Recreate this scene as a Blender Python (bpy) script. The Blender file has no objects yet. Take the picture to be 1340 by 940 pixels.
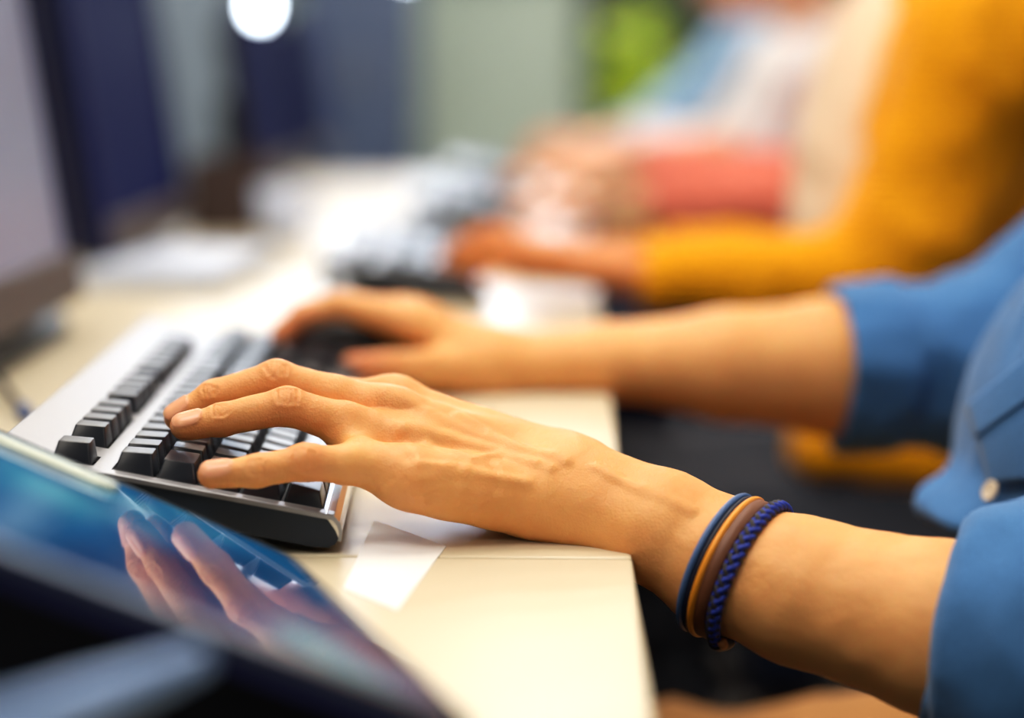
import bpy, bmesh, math, random
import numpy as np
from mathutils import Vector, Matrix
random.seed(7); np.random.seed(7)
C = bpy.context.scene.collection
PI = math.pi
# ------------------------------------------------------------------ camera (metres; desk top is z = 0)
F = 2400.0
PITCH = math.radians(8.756)
H = 0.20986
cp, sp = math.cos(PITCH), math.sin(PITCH)
def at(u, v, Y=None, z=None):
    """a point of the place seen at (u,v) of the 1340x940 frame, at depth Y or height z"""
    d = np.array([(u - 670) / F, 0, 0]) + np.array([0, cp, -sp]) - (v - 470) / F * np.array([0, sp, cp])
    t = Y / d[1] if Y is not None else (z - H) / d[2]
    return np.array([0, 0, H]) + d * t
def pix(P):
    d = P - np.array([0, 0, H])
    zc = d @ np.array([0, cp, -sp])
    return np.stack([670 + F * d[:, 0] / zc, 470 - F * (d @ np.array([0, sp, cp])) / zc], 1)
FLOOR = -0.74

# ------------------------------------------------------------------ tagging / linking
def tag(o, label=None, cat=None, group=None, kind=None):
    if label: o['label'] = label
    if cat: o['category'] = cat
    if group: o['group'] = group
    if kind: o['kind'] = kind
    return o
def empty(name, loc=(0, 0, 0), rotz=0.0):
    o = bpy.data.objects.new(name, None); C.objects.link(o)
    o.location = loc; o.rotation_euler = (0, 0, rotz); o.empty_display_size = .05
    return o
def link_mesh(name, me, parent=None):
    o = bpy.data.objects.new(name, me); C.objects.link(o)
    if parent is not None: o.parent = parent
    return o
def smooth(me, on=True):
    me.polygons.foreach_set('use_smooth', [on] * len(me.polygons))
def obj(name, bm, mat, parent=None, sm=False):
    bmesh.ops.recalc_face_normals(bm, faces=bm.faces)
    me = bpy.data.meshes.new(name); bm.to_mesh(me); bm.free()
    for m in (mat if isinstance(mat, (list, tuple)) else [mat]): me.materials.append(m)
    smooth(me, sm)
    return link_mesh(name, me, parent)
def np_mesh(name, V, Q, mat, parent=None):
    me = bpy.data.meshes.new(name)
    n = len(V); k = Q.shape[1]
    me.vertices.add(n); me.vertices.foreach_set('co', V.astype(np.float32).ravel())
    me.loops.add(Q.size); me.loops.foreach_set('vertex_index', Q.astype(np.int32).ravel())
    me.polygons.add(len(Q))
    me.polygons.foreach_set('loop_start', np.arange(0, Q.size, k, dtype=np.int32))
    me.polygons.foreach_set('loop_total', np.full(len(Q), k, dtype=np.int32))
    me.update(calc_edges=True); me.validate()
    smooth(me)
    for m in (mat if isinstance(mat, (list, tuple)) else [mat]): me.materials.append(m)
    return link_mesh(name, me, parent)
def fattr(o, name, vals):
    a = o.data.attributes.new(name, 'FLOAT', 'POINT'); a.data.foreach_set('value', vals.astype(np.float32))

# ------------------------------------------------------------------ bmesh shapes
def add_box(bm, x0, x1, y0, y1, z0, z1, bev=0.0, seg=2):
    vs = [bm.verts.new((x, y, z)) for x in (x0, x1) for y in (y0, y1) for z in (z0, z1)]
    fs = [bm.faces.new([vs[i] for i in f]) for f in ((0, 1, 3, 2), (4, 6, 7, 5), (0, 4, 5, 1), (2, 3, 7, 6), (0, 2, 6, 4), (1, 5, 7, 3))]
    if bev:
        es = list({e for f in fs for e in f.edges})
        bmesh.ops.bevel(bm, geom=es, offset=bev, segments=seg, affect='EDGES', profile=.5)
    return bm
def box(x0, x1, y0, y1, z0, z1, bev=0.0, seg=2): return add_box(bmesh.new(), x0, x1, y0, y1, z0, z1, bev, seg)
def frames(pts, closed=False):
    pts = [np.array(p, float) for p in pts]; n = len(pts); T = []
    for i in range(n):
        a = pts[(i - 1) % n] if (closed or i > 0) else pts[i]
        b = pts[(i + 1) % n] if (closed or i < n - 1) else pts[i]
        t = b - a; T.append(t / (np.linalg.norm(t) + 1e-12))
    ref = np.array([0, 0, 1.]) if abs(T[0][2]) < .9 else np.array([1., 0, 0])
    u = np.cross(ref, T[0]); u /= np.linalg.norm(u); out = []
    for i in range(n):
        u = u - T[i] * (u @ T[i]); u /= np.linalg.norm(u)
        out.append((T[i], u, np.cross(T[i], u)))
    return pts, out
def add_tube(bm, pts, r, n=12, closed=False, cap=True, mi=0):
    pts, fr = frames(pts, closed); rings = []
    for i, (p, (t, u, v)) in enumerate(zip(pts, fr)):
        rr = r[i] if isinstance(r, (list, tuple, np.ndarray)) else r
        rings.append([bm.verts.new(p + rr * (math.cos(2 * PI * k / n) * u + math.sin(2 * PI * k / n) * v)) for k in range(n)])
    m = len(rings)
    for i in range(m if closed else m - 1):
        a, b = rings[i], rings[(i + 1) % m]
        for k in range(n):
            f = bm.faces.new((a[k], a[(k + 1) % n], b[(k + 1) % n], b[k])); f.material_index = mi
    if cap and not closed:
        bm.faces.new(rings[0][::-1]).material_index = mi; bm.faces.new(rings[-1]).material_index = mi
    return bm
def add_lathe(bm, prof, c=(0, 0, 0), n=24, mi=0):
    rings = [[bm.verts.new((c[0] + r * math.cos(2 * PI * k / n), c[1] + r * math.sin(2 * PI * k / n), c[2] + z)) for k in range(n)] for r, z in prof]
    for a, b in zip(rings, rings[1:]):
        for k in range(n): bm.faces.new((a[k], a[(k + 1) % n], b[(k + 1) % n], b[k])).material_index = mi
    bm.faces.new(rings[0][::-1]); bm.faces.new(rings[-1])
    return bm
def add_prism(bm, poly, y0, y1, bev=0, seg=2):
    """polygon in x,z extruded along y"""
    a = [bm.verts.new((x, y0, z)) for x, z in poly]; b = [bm.verts.new((x, y1, z)) for x, z in poly]
    n = len(poly)
    fs = [bm.faces.new(a), bm.faces.new(b[::-1])]
    for i in range(n): fs.append(bm.faces.new((a[i], b[i], b[(i + 1) % n], a[(i + 1) % n])))
    if bev:
        es = list(set(fs[0].edges) | set(fs[1].edges))
        bmesh.ops.bevel(bm, geom=es, offset=bev, segments=seg, affect='EDGES')
    return bm

# ------------------------------------------------------------------ materials
def s2l(c): return tuple(((x / 255) / 12.92 if x / 255 <= .04045 else ((x / 255 + .055) / 1.055) ** 2.4) for x in c)
def mat(name, rgb, rough=.5, metal=0, spec=.5, noise=None, bump=None, emit=None, sub=0, coat=0, sheen=0):
    """noise=(scale, amount, detail): tone variation; bump=(scale, strength, distance)"""
    m = bpy.data.materials.new(name); m.use_nodes = True
    nt = m.node_tree; b = nt.nodes['Principled BSDF']
    col = s2l(rgb) + (1,)
    b.inputs['Base Color'].default_value = col
    b.inputs['Roughness'].default_value = rough; b.inputs['Metallic'].default_value = metal
    b.inputs['Specular IOR Level'].default_value = spec
    if coat: b.inputs['Coat Weight'].default_value = coat; b.inputs['Coat Roughness'].default_value = .04
    if sheen: b.inputs['Sheen Weight'].default_value = sheen; b.inputs['Sheen Roughness'].default_value = .4
    if sub:
        b.inputs['Subsurface Weight'].default_value = sub; b.inputs['Subsurface Radius'].default_value = (1, .35, .18); b.inputs['Subsurface Scale'].default_value = .005
    if emit:
        b.inputs['Emission Color'].default_value = s2l(emit[0]) + (1,); b.inputs['Emission Strength'].default_value = emit[1]
    tc = nt.nodes.new('ShaderNodeTexCoord')
    ns = noise or (40, .06, 3)
    n = nt.nodes.new('ShaderNodeTexNoise'); n.inputs['Scale'].default_value = ns[0]; n.inputs['Detail'].default_value = ns[2]
    nt.links.new(tc.outputs['Object'], n.inputs['Vector'])
    mr = nt.nodes.new('ShaderNodeMapRange'); mr.inputs['To Min'].default_value = 1 - ns[1]; mr.inputs['To Max'].default_value = 1 + ns[1]
    nt.links.new(n.outputs['Fac'], mr.inputs['Value'])
    mx = nt.nodes.new('ShaderNodeMix'); mx.data_type = 'RGBA'; mx.blend_type = 'MULTIPLY'; mx.inputs['Factor'].default_value = 1
    mx.inputs['A'].default_value = col
    nt.links.new(mr.outputs['Result'], mx.inputs['B']); nt.links.new(mx.outputs['Result'], b.inputs['Base Color'])
    if bump:
        n2 = nt.nodes.new('ShaderNodeTexNoise'); n2.inputs['Scale'].default_value = bump[0]; n2.inputs['Detail'].default_value = 4
        nt.links.new(tc.outputs['Object'], n2.inputs['Vector'])
        bp = nt.nodes.new('ShaderNodeBump'); bp.inputs['Strength'].default_value = bump[1]; bp.inputs['Distance'].default_value = bump[2]
        nt.links.new(n2.outputs['Fac'], bp.inputs['Height']); nt.links.new(bp.outputs['Normal'], b.inputs['Normal'])
    return m
def nd(nt, t, **kw):
    n = nt.nodes.new(t)
    for k, v in kw.items():
        if k in n.inputs: n.inputs[k].default_value = v
        else: setattr(n, k, v)
    return n
def skin_mat(name, rgb, deep, fine=True):
    m = bpy.data.materials.new(name); m.use_nodes = True; nt = m.node_tree; b = nt.nodes['Principled BSDF']; L = nt.links.new
    tc = nd(nt, 'ShaderNodeTexCoord')
    n1 = nd(nt, 'ShaderNodeTexNoise', Scale=38.0, Detail=4.0); L(tc.outputs['Object'], n1.inputs['Vector'])
    r1 = nd(nt, 'ShaderNodeMapRange'); r1.inputs['From Min'].default_value = .35; r1.inputs['From Max'].default_value = .7; L(n1.outputs['Fac'], r1.inputs['Value'])
    mx = nd(nt, 'ShaderNodeMix', data_type='RGBA'); mx.inputs['A'].default_value = s2l(rgb) + (1,); mx.inputs['B'].default_value = s2l(deep) + (1,)
    sc = nd(nt, 'ShaderNodeMath', operation='MULTIPLY'); sc.inputs[1].default_value = .45; L(r1.outputs['Result'], sc.inputs[0])
    L(sc.outputs[0], mx.inputs['Factor'])
    # flush: redder at knuckles and finger tips
    at_ = nd(nt, 'ShaderNodeAttribute', attribute_name='flush')
    m2 = nd(nt, 'ShaderNodeMix', data_type='RGBA'); L(at_.outputs['Fac'], m2.inputs['Factor']); L(mx.outputs['Result'], m2.inputs['A']); m2.inputs['B'].default_value = s2l((216, 128, 84)) + (1,)
    an = nd(nt, 'ShaderNodeAttribute', attribute_name='nail')
    m3 = nd(nt, 'ShaderNodeMix', data_type='RGBA'); L(an.outputs['Fac'], m3.inputs['Factor']); L(m2.outputs['Result'], m3.inputs['A']); m3.inputs['B'].default_value = s2l((236, 172, 134)) + (1,)
    L(m3.outputs['Result'], b.inputs['Base Color'])
    rr = nd(nt, 'ShaderNodeMapRange'); rr.inputs['To Min'].default_value = .5; rr.inputs['To Max'].default_value = .26; L(an.outputs['Fac'], rr.inputs['Value']); L(rr.outputs['Result'], b.inputs['Roughness'])
    b.inputs['Specular IOR Level'].default_value = .4
    b.inputs['Subsurface Weight'].default_value = .35; b.inputs['Subsurface Radius'].default_value = (1, .35, .16); b.inputs['Subsurface Scale'].default_value = .003
    if fine:
        v = nd(nt, 'ShaderNodeTexVoronoi', Scale=900.0); L(tc.outputs['Object'], v.inputs['Vector'])
        n2 = nd(nt, 'ShaderNodeTexNoise', Scale=420.0, Detail=3.0); L(tc.outputs['Object'], n2.inputs['Vector'])
        # fine lines running across the back of the hand
        mp = nd(nt, 'ShaderNodeMapping'); mp.inputs['Scale'].default_value = (900, 260, 300); mp.inputs['Rotation'].default_value = (0, .5, .5); L(tc.outputs['Object'], mp.inputs['Vector'])
        n3 = nd(nt, 'ShaderNodeTexNoise', Scale=1.0, Detail=2.0); L(mp.outputs['Vector'], n3.inputs['Vector'])
        ad = nd(nt, 'ShaderNodeMath', operation='ADD'); L(v.outputs['Distance'], ad.inputs[0]); L(n2.outputs['Fac'], ad.inputs[1])
        ad2 = nd(nt, 'ShaderNodeMath', operation='ADD'); L(ad.outputs[0], ad2.inputs[0]); L(n3.outputs['Fac'], ad2.inputs[1])
        inv = nd(nt, 'ShaderNodeMath', operation='SUBTRACT'); inv.inputs[0].default_value = 1; L(an.outputs['Fac'], inv.inputs[1])
        ml = nd(nt, 'ShaderNodeMath', operation='MULTIPLY'); L(ad2.outputs[0], ml.inputs[0]); L(inv.outputs[0], ml.inputs[1])
        bp = nd(nt, 'ShaderNodeBump', Strength=.35, Distance=.00035); L(ml.outputs[0], bp.inputs['Height']); L(bp.outputs['Normal'], b.inputs['Normal'])
    return m
def cloth_mat(name, rgb, weave=900.0, var=.25, bump=.4, sheen=.15, fold=0):
    m = bpy.data.materials.new(name); m.use_nodes = True; nt = m.node_tree; b = nt.nodes['Principled BSDF']; L = nt.links.new
    tc = nd(nt, 'ShaderNodeTexCoord')
    n1 = nd(nt, 'ShaderNodeTexNoise', Scale=14.0, Detail=5.0); L(tc.outputs['Object'], n1.inputs['Vector'])
    mp = nd(nt, 'ShaderNodeMapping'); mp.inputs['Scale'].default_value = (weave, weave * .25, weave * .5); L(tc.outputs['Object'], mp.inputs['Vector'])
    n2 = nd(nt, 'ShaderNodeTexNoise', Scale=1.0, Detail=2.0); L(mp.outputs['Vector'], n2.inputs['Vector'])
    ad = nd(nt, 'ShaderNodeMath', operation='ADD'); L(n1.outputs['Fac'], ad.inputs[0]); L(n2.outputs['Fac'], ad.inputs[1])
    mr = nd(nt, 'ShaderNodeMapRange'); mr.inputs['From Min'].default_value = .6; mr.inputs['From Max'].default_value = 1.4; mr.inputs['To Min'].default_value = 1 - var; mr.inputs['To Max'].default_value = 1 + var
    L(ad.outputs[0], mr.inputs['Value'])
    mx = nd(nt, 'ShaderNodeMix', data_type='RGBA', blend_type='MULTIPLY'); mx.inputs['Factor'].default_value = 1; mx.inputs['A'].default_value = s2l(rgb) + (1,); L(mr.outputs['Result'], mx.inputs['B'])
    L(mx.outputs['Result'], b.inputs['Base Color'])
    b.inputs['Roughness'].default_value = .85; b.inputs['Specular IOR Level'].default_value = .2
    b.inputs['Sheen Weight'].default_value = sheen; b.inputs['Sheen Roughness'].default_value = .45
    bp = nd(nt, 'ShaderNodeBump', Strength=bump, Distance=.0006); L(n2.outputs['Fac'], bp.inputs['Height'])
    if fold:
        w = nd(nt, 'ShaderNodeTexWave', Scale=fold, Distortion=1.5, Detail=1.0); w.bands_direction = 'Z'; L(tc.outputs['Object'], w.inputs['Vector'])
        b2 = nd(nt, 'ShaderNodeBump', Strength=.6, Distance=.003); L(w.outputs['Fac'], b2.inputs['Height']); L(bp.outputs['Normal'], b2.inputs['Normal']); L(b2.outputs['Normal'], b.inputs['Normal'])
    else: L(bp.outputs['Normal'], b.inputs['Normal'])
    return m

M = {}
M['desk'] = mat('desk_laminate', (214, 201, 173), .32, spec=.45, noise=(9, .03, 5), bump=(600, .05, .0002))
M['desk_edge'] = mat('desk_edging', (206, 196, 172), .45)
M['dark_metal'] = mat('dark_metal', (38, 40, 46), .45, metal=.6)
M['silver'] = mat('silver_plastic', (158, 158, 162), .38, metal=.55, noise=(300, .03, 2), bump=(1500, .08, .0001))
M['chrome'] = mat('polished_silver', (206, 206, 210), .16, metal=.9)
M['key'] = mat('black_key', (13, 20, 34), .33, spec=.85, noise=(200, .12, 2))
M['kb_side'] = mat('black_side', (26, 38, 54), .45, spec=.5, bump=(1800, .1, .0001))
M['kb_well'] = mat('black_well', (12, 14, 20), .6)
M['black'] = mat('black_plastic', (16, 17, 21), .4)
M['navy'] = mat('navy_plastic', (14, 22, 72), .6, spec=.2)
M['bezel'] = mat('grey_bezel', (84, 76, 78), .5)
M['rubber'] = mat('black_rubber', (14, 14, 16), .7)
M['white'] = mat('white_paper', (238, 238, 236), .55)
M['paleblue'] = mat('pale_blue_card', (196, 206, 226), .45)
M['skin'] = skin_mat('tanned_skin', (236, 172, 108), (216, 142, 80))
M['skin2'] = skin_mat('brown_skin', (216, 134, 70), (196, 108, 52), False)
M['skin3'] = skin_mat('peach_skin', (238, 178, 140), (226, 156, 116), False)
M['skin4'] = skin_mat('light_skin', (240, 188, 158), (228, 166, 134), False)
M['denim'] = cloth_mat('blue_denim', (72, 118, 168), 1400, .28, .5, .2)
M['denim_seam'] = cloth_mat('denim_seam', (50, 88, 136), 1400, .4, .8, .2)
M['khaki'] = cloth_mat('khaki_cotton', (196, 142, 88), 1200, .18)
M['yellow'] = cloth_mat('mustard_knit', (246, 164, 10), 300, .12, .6, .12, 42)
M['cream'] = cloth_mat('cream_cotton', (240, 214, 184), 600, .06)
M['salmon'] = cloth_mat('salmon_cotton', (232, 128, 108), 600, .1)
M['whitecloth'] = cloth_mat('white_cotton', (246, 245, 248), 600, .05)
M['skyblue'] = cloth_mat('pale_blue_cotton', (150, 186, 222), 600, .08)
M['greycloth'] = cloth_mat('charcoal_trousers', (64, 68, 78), 600, .12)
M['navycloth'] = cloth_mat('navy_trousers', (34, 42, 66), 600, .12)
M['hair'] = mat('dark_brown_hair', (44, 28, 20), .5, noise=(200, .4, 4), bump=(400, .6, .002))
M['hair2'] = mat('black_hair', (22, 18, 18), .45, noise=(200, .4, 4), bump=(400, .6, .002))
M['eye'] = mat('eye_white', (228, 224, 218), .25)
M['button'] = mat('cream_button', (222, 204, 180), .35, coat=.3)
M['shoe'] = mat('dark_leather', (40, 30, 26), .45)
M['chair'] = cloth_mat('charcoal_upholstery', (46, 48, 54), 900, .2)
M['cord_blue'] = mat('blue_grey_leather', (74, 104, 150), .45, bump=(900, .4, .0004))
M['cord_navy'] = mat('dark_navy_leather', (22, 24, 48), .5, bump=(900, .4, .0004))
M['cord_orange'] = mat('amber_leather', (238, 152, 40), .42, bump=(900, .4, .0004))
M['cord_brown'] = mat('brown_leather', (112, 66, 40), .5, bump=(900, .4, .0004))
M['braid_blue'] = mat('royal_blue_thread', (40, 62, 168), .6, bump=(1600, .6, .0004))
M['braid_dark'] = mat('dark_thread', (44, 38, 42), .65, bump=(1600, .6, .0004))
M['tan'] = mat('tan_leather', (176, 112, 62), .5)
M['plug'] = mat('blue_grey_plug', (92, 112, 160), .4)
M['floor'] = mat('dark_carpet', (50, 50, 58), .9, noise=(60, .3, 6), bump=(200, .6, .003))
M['ceiling'] = mat('ceiling_tile', (214, 214, 210), .8)
M['sage'] = mat('sage_wall', (186, 200, 186), .7, noise=(3, .06, 3))
M['greywall'] = mat('grey_wall', (120, 128, 134), .7, noise=(3, .06, 3))
M['partition'] = mat('grey_partition_fabric', (132, 146, 160), .8, noise=(300, .1, 2))
M['bluecab'] = mat('blue_grey_cabinet', (80, 94, 122), .5)
M['darkdoor'] = mat('dark_green_door', (50, 62, 58), .6)
M['leaf'] = mat('lime_leaf', (206, 226, 24), .4, noise=(20, .25, 3), emit=None)
M['pot'] = mat('grey_pot', (120, 116, 110), .6)
M['soil'] = mat('soil', (40, 28, 20), .9)
M['beige'] = mat('beige_notice', (214, 196, 168), .7)
def emitter(name, rgb, s):
    m = mat(name, rgb, .5, emit=(rgb, s)); return m
M['panel_light'] = emitter('light_diffuser', (255, 244, 228), 9)
M['lamp_glow'] = emitter('lamp_glow', (226, 240, 255), 16)
M['lamp_warm'] = emitter('warm_glow', (255, 232, 200), 8)
M['daylight'] = emitter('daylight_glass', (222, 236, 255), 11)
M['stand'] = mat('navy_black_stand', (4, 8, 20), .7, spec=.1)
M['dark_frame'] = mat('dark_teal_frame', (34, 46, 56), .5, spec=.3)

# ------------------------------------------------------------------ implicit surfaces
def smin(a, b, k):
    h = np.maximum(k - np.abs(a - b), 0) / k
    return np.minimum(a, b) - h * h * k * .25
def smax(a, b, k): return -smin(-a, -b, k)
def cone(P, a, b, ra, rb):
    a = np.asarray(a, float); ab = np.asarray(b, float) - a
    q = P - a; t = np.clip(q @ ab / (ab @ ab + 1e-12), 0, 1)
    return np.sqrt(((q - t[:, None] * ab) ** 2).sum(1)) - (ra + (rb - ra) * t)
def econe(P, a, b, ra, rb, U):
    """tapering bone of elliptical section: ra, rb = (radius along U, radius across)"""
    a = np.asarray(a, float); ab = np.asarray(b, float) - a; L = np.linalg.norm(ab); W = ab / L
    U = np.asarray(U, float); U = U - W * (U @ W); U /= np.linalg.norm(U); V = np.cross(W, U)
    q = P - a; t = np.clip(q @ W / L, 0, 1)
    q = q - t[:, None] * ab
    ru = ra[0] + (rb[0] - ra[0]) * t; rv = ra[1] + (rb[1] - ra[1]) * t; rw = (ru + rv) * .5
    x, y, z = q @ U, q @ V, q @ W
    k = np.sqrt((x / ru) ** 2 + (y / rv) ** 2 + (z / rw) ** 2) + 1e-9
    g = np.sqrt((x / ru ** 2) ** 2 + (y / rv ** 2) ** 2 + (z / rw ** 2) ** 2) + 1e-9
    return np.where(k > .25, k * (k - 1) / g, (k - 1) * np.minimum(ru, rv))
def ell(P, c, r, axes=None):
    q = P - np.asarray(c, float)
    if axes is not None: q = q @ np.array(axes, float).T
    r = np.asarray(r, float)
    k = np.sqrt(((q / r) ** 2).sum(1)) + 1e-9; g = np.sqrt(((q / r ** 2) ** 2).sum(1)) + 1e-9
    return np.where(k > .25, k * (k - 1) / g, (k - 1) * r.min())
def chain(P, pts, rs, k=.002):
    d = None
    for i in range(len(pts) - 1):
        e = cone(P, pts[i], pts[i + 1], rs[i], rs[i + 1])
        d = e if d is None else smin(d, e, k)
    return d
_EDGES = [(a, b) for a in range(8) for b in range(a + 1, 8) if bin(a ^ b).count('1') == 1]
def isosurface(f, lo, hi, h, B=8):
    lo = np.asarray(lo, float); hi = np.asarray(hi, float)
    nb = np.ceil((hi - lo) / (h * B)).astype(int)
    n = nb * B
    cg = np.stack(np.meshgrid(*[lo[i] + h * B * np.arange(nb[i] + 1) for i in range(3)], indexing='ij'), -1).reshape(-1, 3)
    cd = np.concatenate([f(c) for c in np.array_split(cg, max(1, len(cg) // 400000))]).reshape(nb + 1)
    corners = np.stack([cd[i:nb[0] + i, j:nb[1] + j, k:nb[2] + k] for i in (0, 1) for j in (0, 1) for k in (0, 1)], -1)
    act = (np.abs(corners).min(-1) < h * B * 1.5) | ((corners < 0).any(-1) & (corners > 0).any(-1))
    sgn = np.where(corners[..., 0] < 0, -1.0, 1.0).astype(np.float32)
    vol = sgn.repeat(B, 0).repeat(B, 1).repeat(B, 2)
    ab = np.argwhere(act)
    off = np.stack(np.meshgrid(*[np.arange(B)] * 3, indexing='ij'), -1).reshape(-1, 3)
    for part in np.array_split(ab, max(1, len(ab) * B ** 3 // 400000)):
        idx = (part[:, None, :] * B + off[None]).reshape(-1, 3)
        vol[idx[:, 0], idx[:, 1], idx[:, 2]] = f(lo + idx * h)
    ins = vol < 0
    cnt = np.zeros(tuple(n - 1), np.uint8)
    for i in (0, 1):
        for j in (0, 1):
            for k in (0, 1): cnt += ins[i:n[0] - 1 + i, j:n[1] - 1 + j, k:n[2] - 1 + k]
    cells = np.argwhere((cnt > 0) & (cnt < 8))
    cid = np.full(tuple(n - 1), -1, np.int32); cid[cells[:, 0], cells[:, 1], cells[:, 2]] = np.arange(len(cells))
    co = np.array([[(c >> 2) & 1, (c >> 1) & 1, c & 1] for c in range(8)])
    cv = np.stack([vol[cells[:, 0] + o[0], cells[:, 1] + o[1], cells[:, 2] + o[2]] for o in co], 1)
    acc = np.zeros((len(cells), 3)); num = np.zeros(len(cells))
    for a, b in _EDGES:
        va, vb = cv[:, a], cv[:, b]; m = (va < 0) != (vb < 0)
        t = va[m] / (va[m] - vb[m])
        acc[m] += co[a] + t[:, None] * (co[b] - co[a]); num[m] += 1
    V = lo + h * (cells + acc / num[:, None])
    Q = []
    for ax in range(3):
        sl = [slice(1, n[i] - 1) for i in range(3)]; s0, s1 = list(sl), list(sl)
        s0[ax] = slice(0, n[ax] - 1); s1[ax] = slice(1, n[ax])
        A, Bb = ins[tuple(s0)], ins[tuple(s1)]
        e = np.argwhere(A != Bb); flip = A[e[:, 0], e[:, 1], e[:, 2]]
        for i in range(3):
            if i != ax: e[:, i] += 1
        o1, o2 = [i for i in range(3) if i != ax]
        if ax == 1: o1, o2 = o2, o1
        def c(d1, d2):
            q = e.copy(); q[:, o1] -= d1; q[:, o2] -= d2
            return cid[q[:, 0], q[:, 1], q[:, 2]]
        q = np.stack([c(1, 1), c(0, 1), c(0, 0), c(1, 0)], 1)
        q[~flip] = q[~flip][:, ::-1]
        Q.append(q)
    Q = np.concatenate(Q); Q = Q[(Q >= 0).all(1)]
    return V, Q
def grad(f, P, e=.0006):
    g = np.stack([f(P + np.eye(3)[i] * e) - f(P - np.eye(3)[i] * e) for i in range(3)], 1)
    return g / (np.linalg.norm(g, axis=1, keepdims=True) + 1e-12)
def vnoise(P, seed=0):
    i = np.floor(P).astype(np.int64); fr = P - i; w = fr * fr * (3 - 2 * fr); out = 0
    for dx in (0, 1):
        for dy in (0, 1):
            for dz in (0, 1):
                hsh = ((i[:, 0] + dx) * 73856093) ^ ((i[:, 1] + dy) * 19349663) ^ ((i[:, 2] + dz) * 83492791) ^ (seed * 2654435)
                hsh = (hsh ^ (hsh >> 13)) * 1274126177 & 0x7fffffff
                v = (hsh ^ (hsh >> 16)) % 65536 / 65535.0
                out = out + v * (w[:, 0] if dx else 1 - w[:, 0]) * (w[:, 1] if dy else 1 - w[:, 1]) * (w[:, 2] if dz else 1 - w[:, 2])
    return out * 2 - 1
def unit(v): v = np.asarray(v, float); return v / np.linalg.norm(v)
# ------------------------------------------------------------------ the room
def struct(name, bm, m, parent=None):
    o = obj(name, bm, m, parent)
    if parent is None: o['kind'] = 'structure'
    return o
CEIL, XL, XR, YB, YF = 1.92, -2.3, 3.2, 9.0, -2.6
struct('floor', box(XL - .1, XR + .1, YF - .1, YB + .1, FLOOR - .1, FLOOR), M['floor'])
struct('ceiling', box(XL - .1, XR + .1, YF - .1, YB + .1, CEIL, CEIL + .1), M['ceiling'])
struct('wall_back', box(XL - .1, XR + .1, YB, YB + .1, FLOOR, CEIL), M['sage'])
struct('wall_front', box(XL - .1, XR + .1, YF - .1, YF, FLOOR, CEIL), M['greywall'])
struct('wall_left', box(XL - .1, XL, YF, YB, FLOOR, CEIL), M['greywall'])
struct('wall_right', box(XR, XR + .1, YF, YB, FLOOR, CEIL), M['greywall'])
struct('baseboard_back', box(XL, XR, YB - .015, YB, FLOOR, FLOOR + .1), M['greywall'])
# dark green-grey double door in the back wall
x0, x1 = .40, 1.55
d = struct('door_1', box(x0, x1, YB - .04, YB - .001, FLOOR + .005, 1.4), M['darkdoor'])
bm = bmesh.new()
for a, b in ((x0 - .07, x0), (x1, x1 + .07)): add_box(bm, a, b, YB - .06, YB - .001, FLOOR, 1.47)
add_box(bm, x0 - .07, x1 + .07, YB - .06, YB - .001, 1.4, 1.47)
obj('door_frame', bm, M['darkdoor'], d)
obj('handle', add_tube(bmesh.new(), [(x0 + .52, YB - .08, .1), (x0 + .52, YB - .08, .4)], .012), M['chrome'], d)
# blue-grey cabinets and a grey partition
def cabinet(x0, x1, y0, y1, z1, m, label):
    r = empty('storage_cabinet', ((x0 + x1) / 2, (y0 + y1) / 2, FLOOR)); tag(r, label, 'cabinet')
    ox, oy = (x0 + x1) / 2, (y0 + y1) / 2
    hw, hd, hh = (x1 - x0) / 2, (y1 - y0) / 2, z1 - FLOOR
    obj('carcass', box(-hw, hw, -hd + .02, hd, .0, hh, .004), m, r)
    for k in (-1, 1):
        d = obj('door', box(min(0, k * hw) + .003, max(0, k * hw) - .003, -hd, -hd + .018, .06, hh - .01, .003), m, r)
        obj('handle', box(k * .05 - .008, k * .05 + .008, -hd - .025, -hd, hh * .5 - .07, hh * .5 + .07, .003), M['silver'], d)
cabinet(-.96, -.44, 8.3, 8.85, 1.2, M['bluecab'], 'tall blue-grey double-door cabinet against the back wall')
r = empty('office_partition', (-1.6, 7.0, FLOOR)); tag(r, 'grey fabric office partition standing behind the row of monitors', 'partition')
obj('panel', box(-.62, .62, -.03, .03, .04, 1.75, .01), M['partition'], r)
obj('frame', box(-.65, .65, -.02, .02, .0, .045, .005), M['dark_metal'], r)
for s_ in (-1, 1): obj('post', box(s_ * .635 - .02, s_ * .635 + .02, -.035, .035, 0, 1.78, .004), M['dark_metal'], r)
o = obj('notice_sheet', box(-.16, .16, -.004, .0, 0, .6, .001), M['beige']); o.location = (-1.72, 6.971, .06)
tag(o, 'beige notice sheet pinned on the grey partition', 'notice')
# unseen glowing windows added high in the back wall for reflections on the keys
for k, (x0, x1) in enumerate(((-1.75, -.62), (-.50, .62))):
    w_ = struct('window_%d' % (k + 1), box(x0, x1, YB - .012, YB - .004, .86, 1.74), M['daylight'])  # unseen window, added for reflections on the keys
    bm = bmesh.new()
    for a, b in ((x0 - .06, x0 + .01), (x1 - .01, x1 + .06), ((x0 + x1) / 2 - .02, (x0 + x1) / 2 + .02)): add_box(bm, a, b, YB - .05, YB - .001, .80, 1.80)
    for a, b in ((.80, .87), (1.73, 1.80)): add_box(bm, x0, x1, YB - .05, YB - .001, a, b)
    obj('window_frame', bm, M['ceiling'], w_)  # belongs to the added window
    obj('window_sill', box(x0 - .08, x1 + .08, YB - .12, YB - .001, .77, .80), M['ceiling'], w_)
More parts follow.
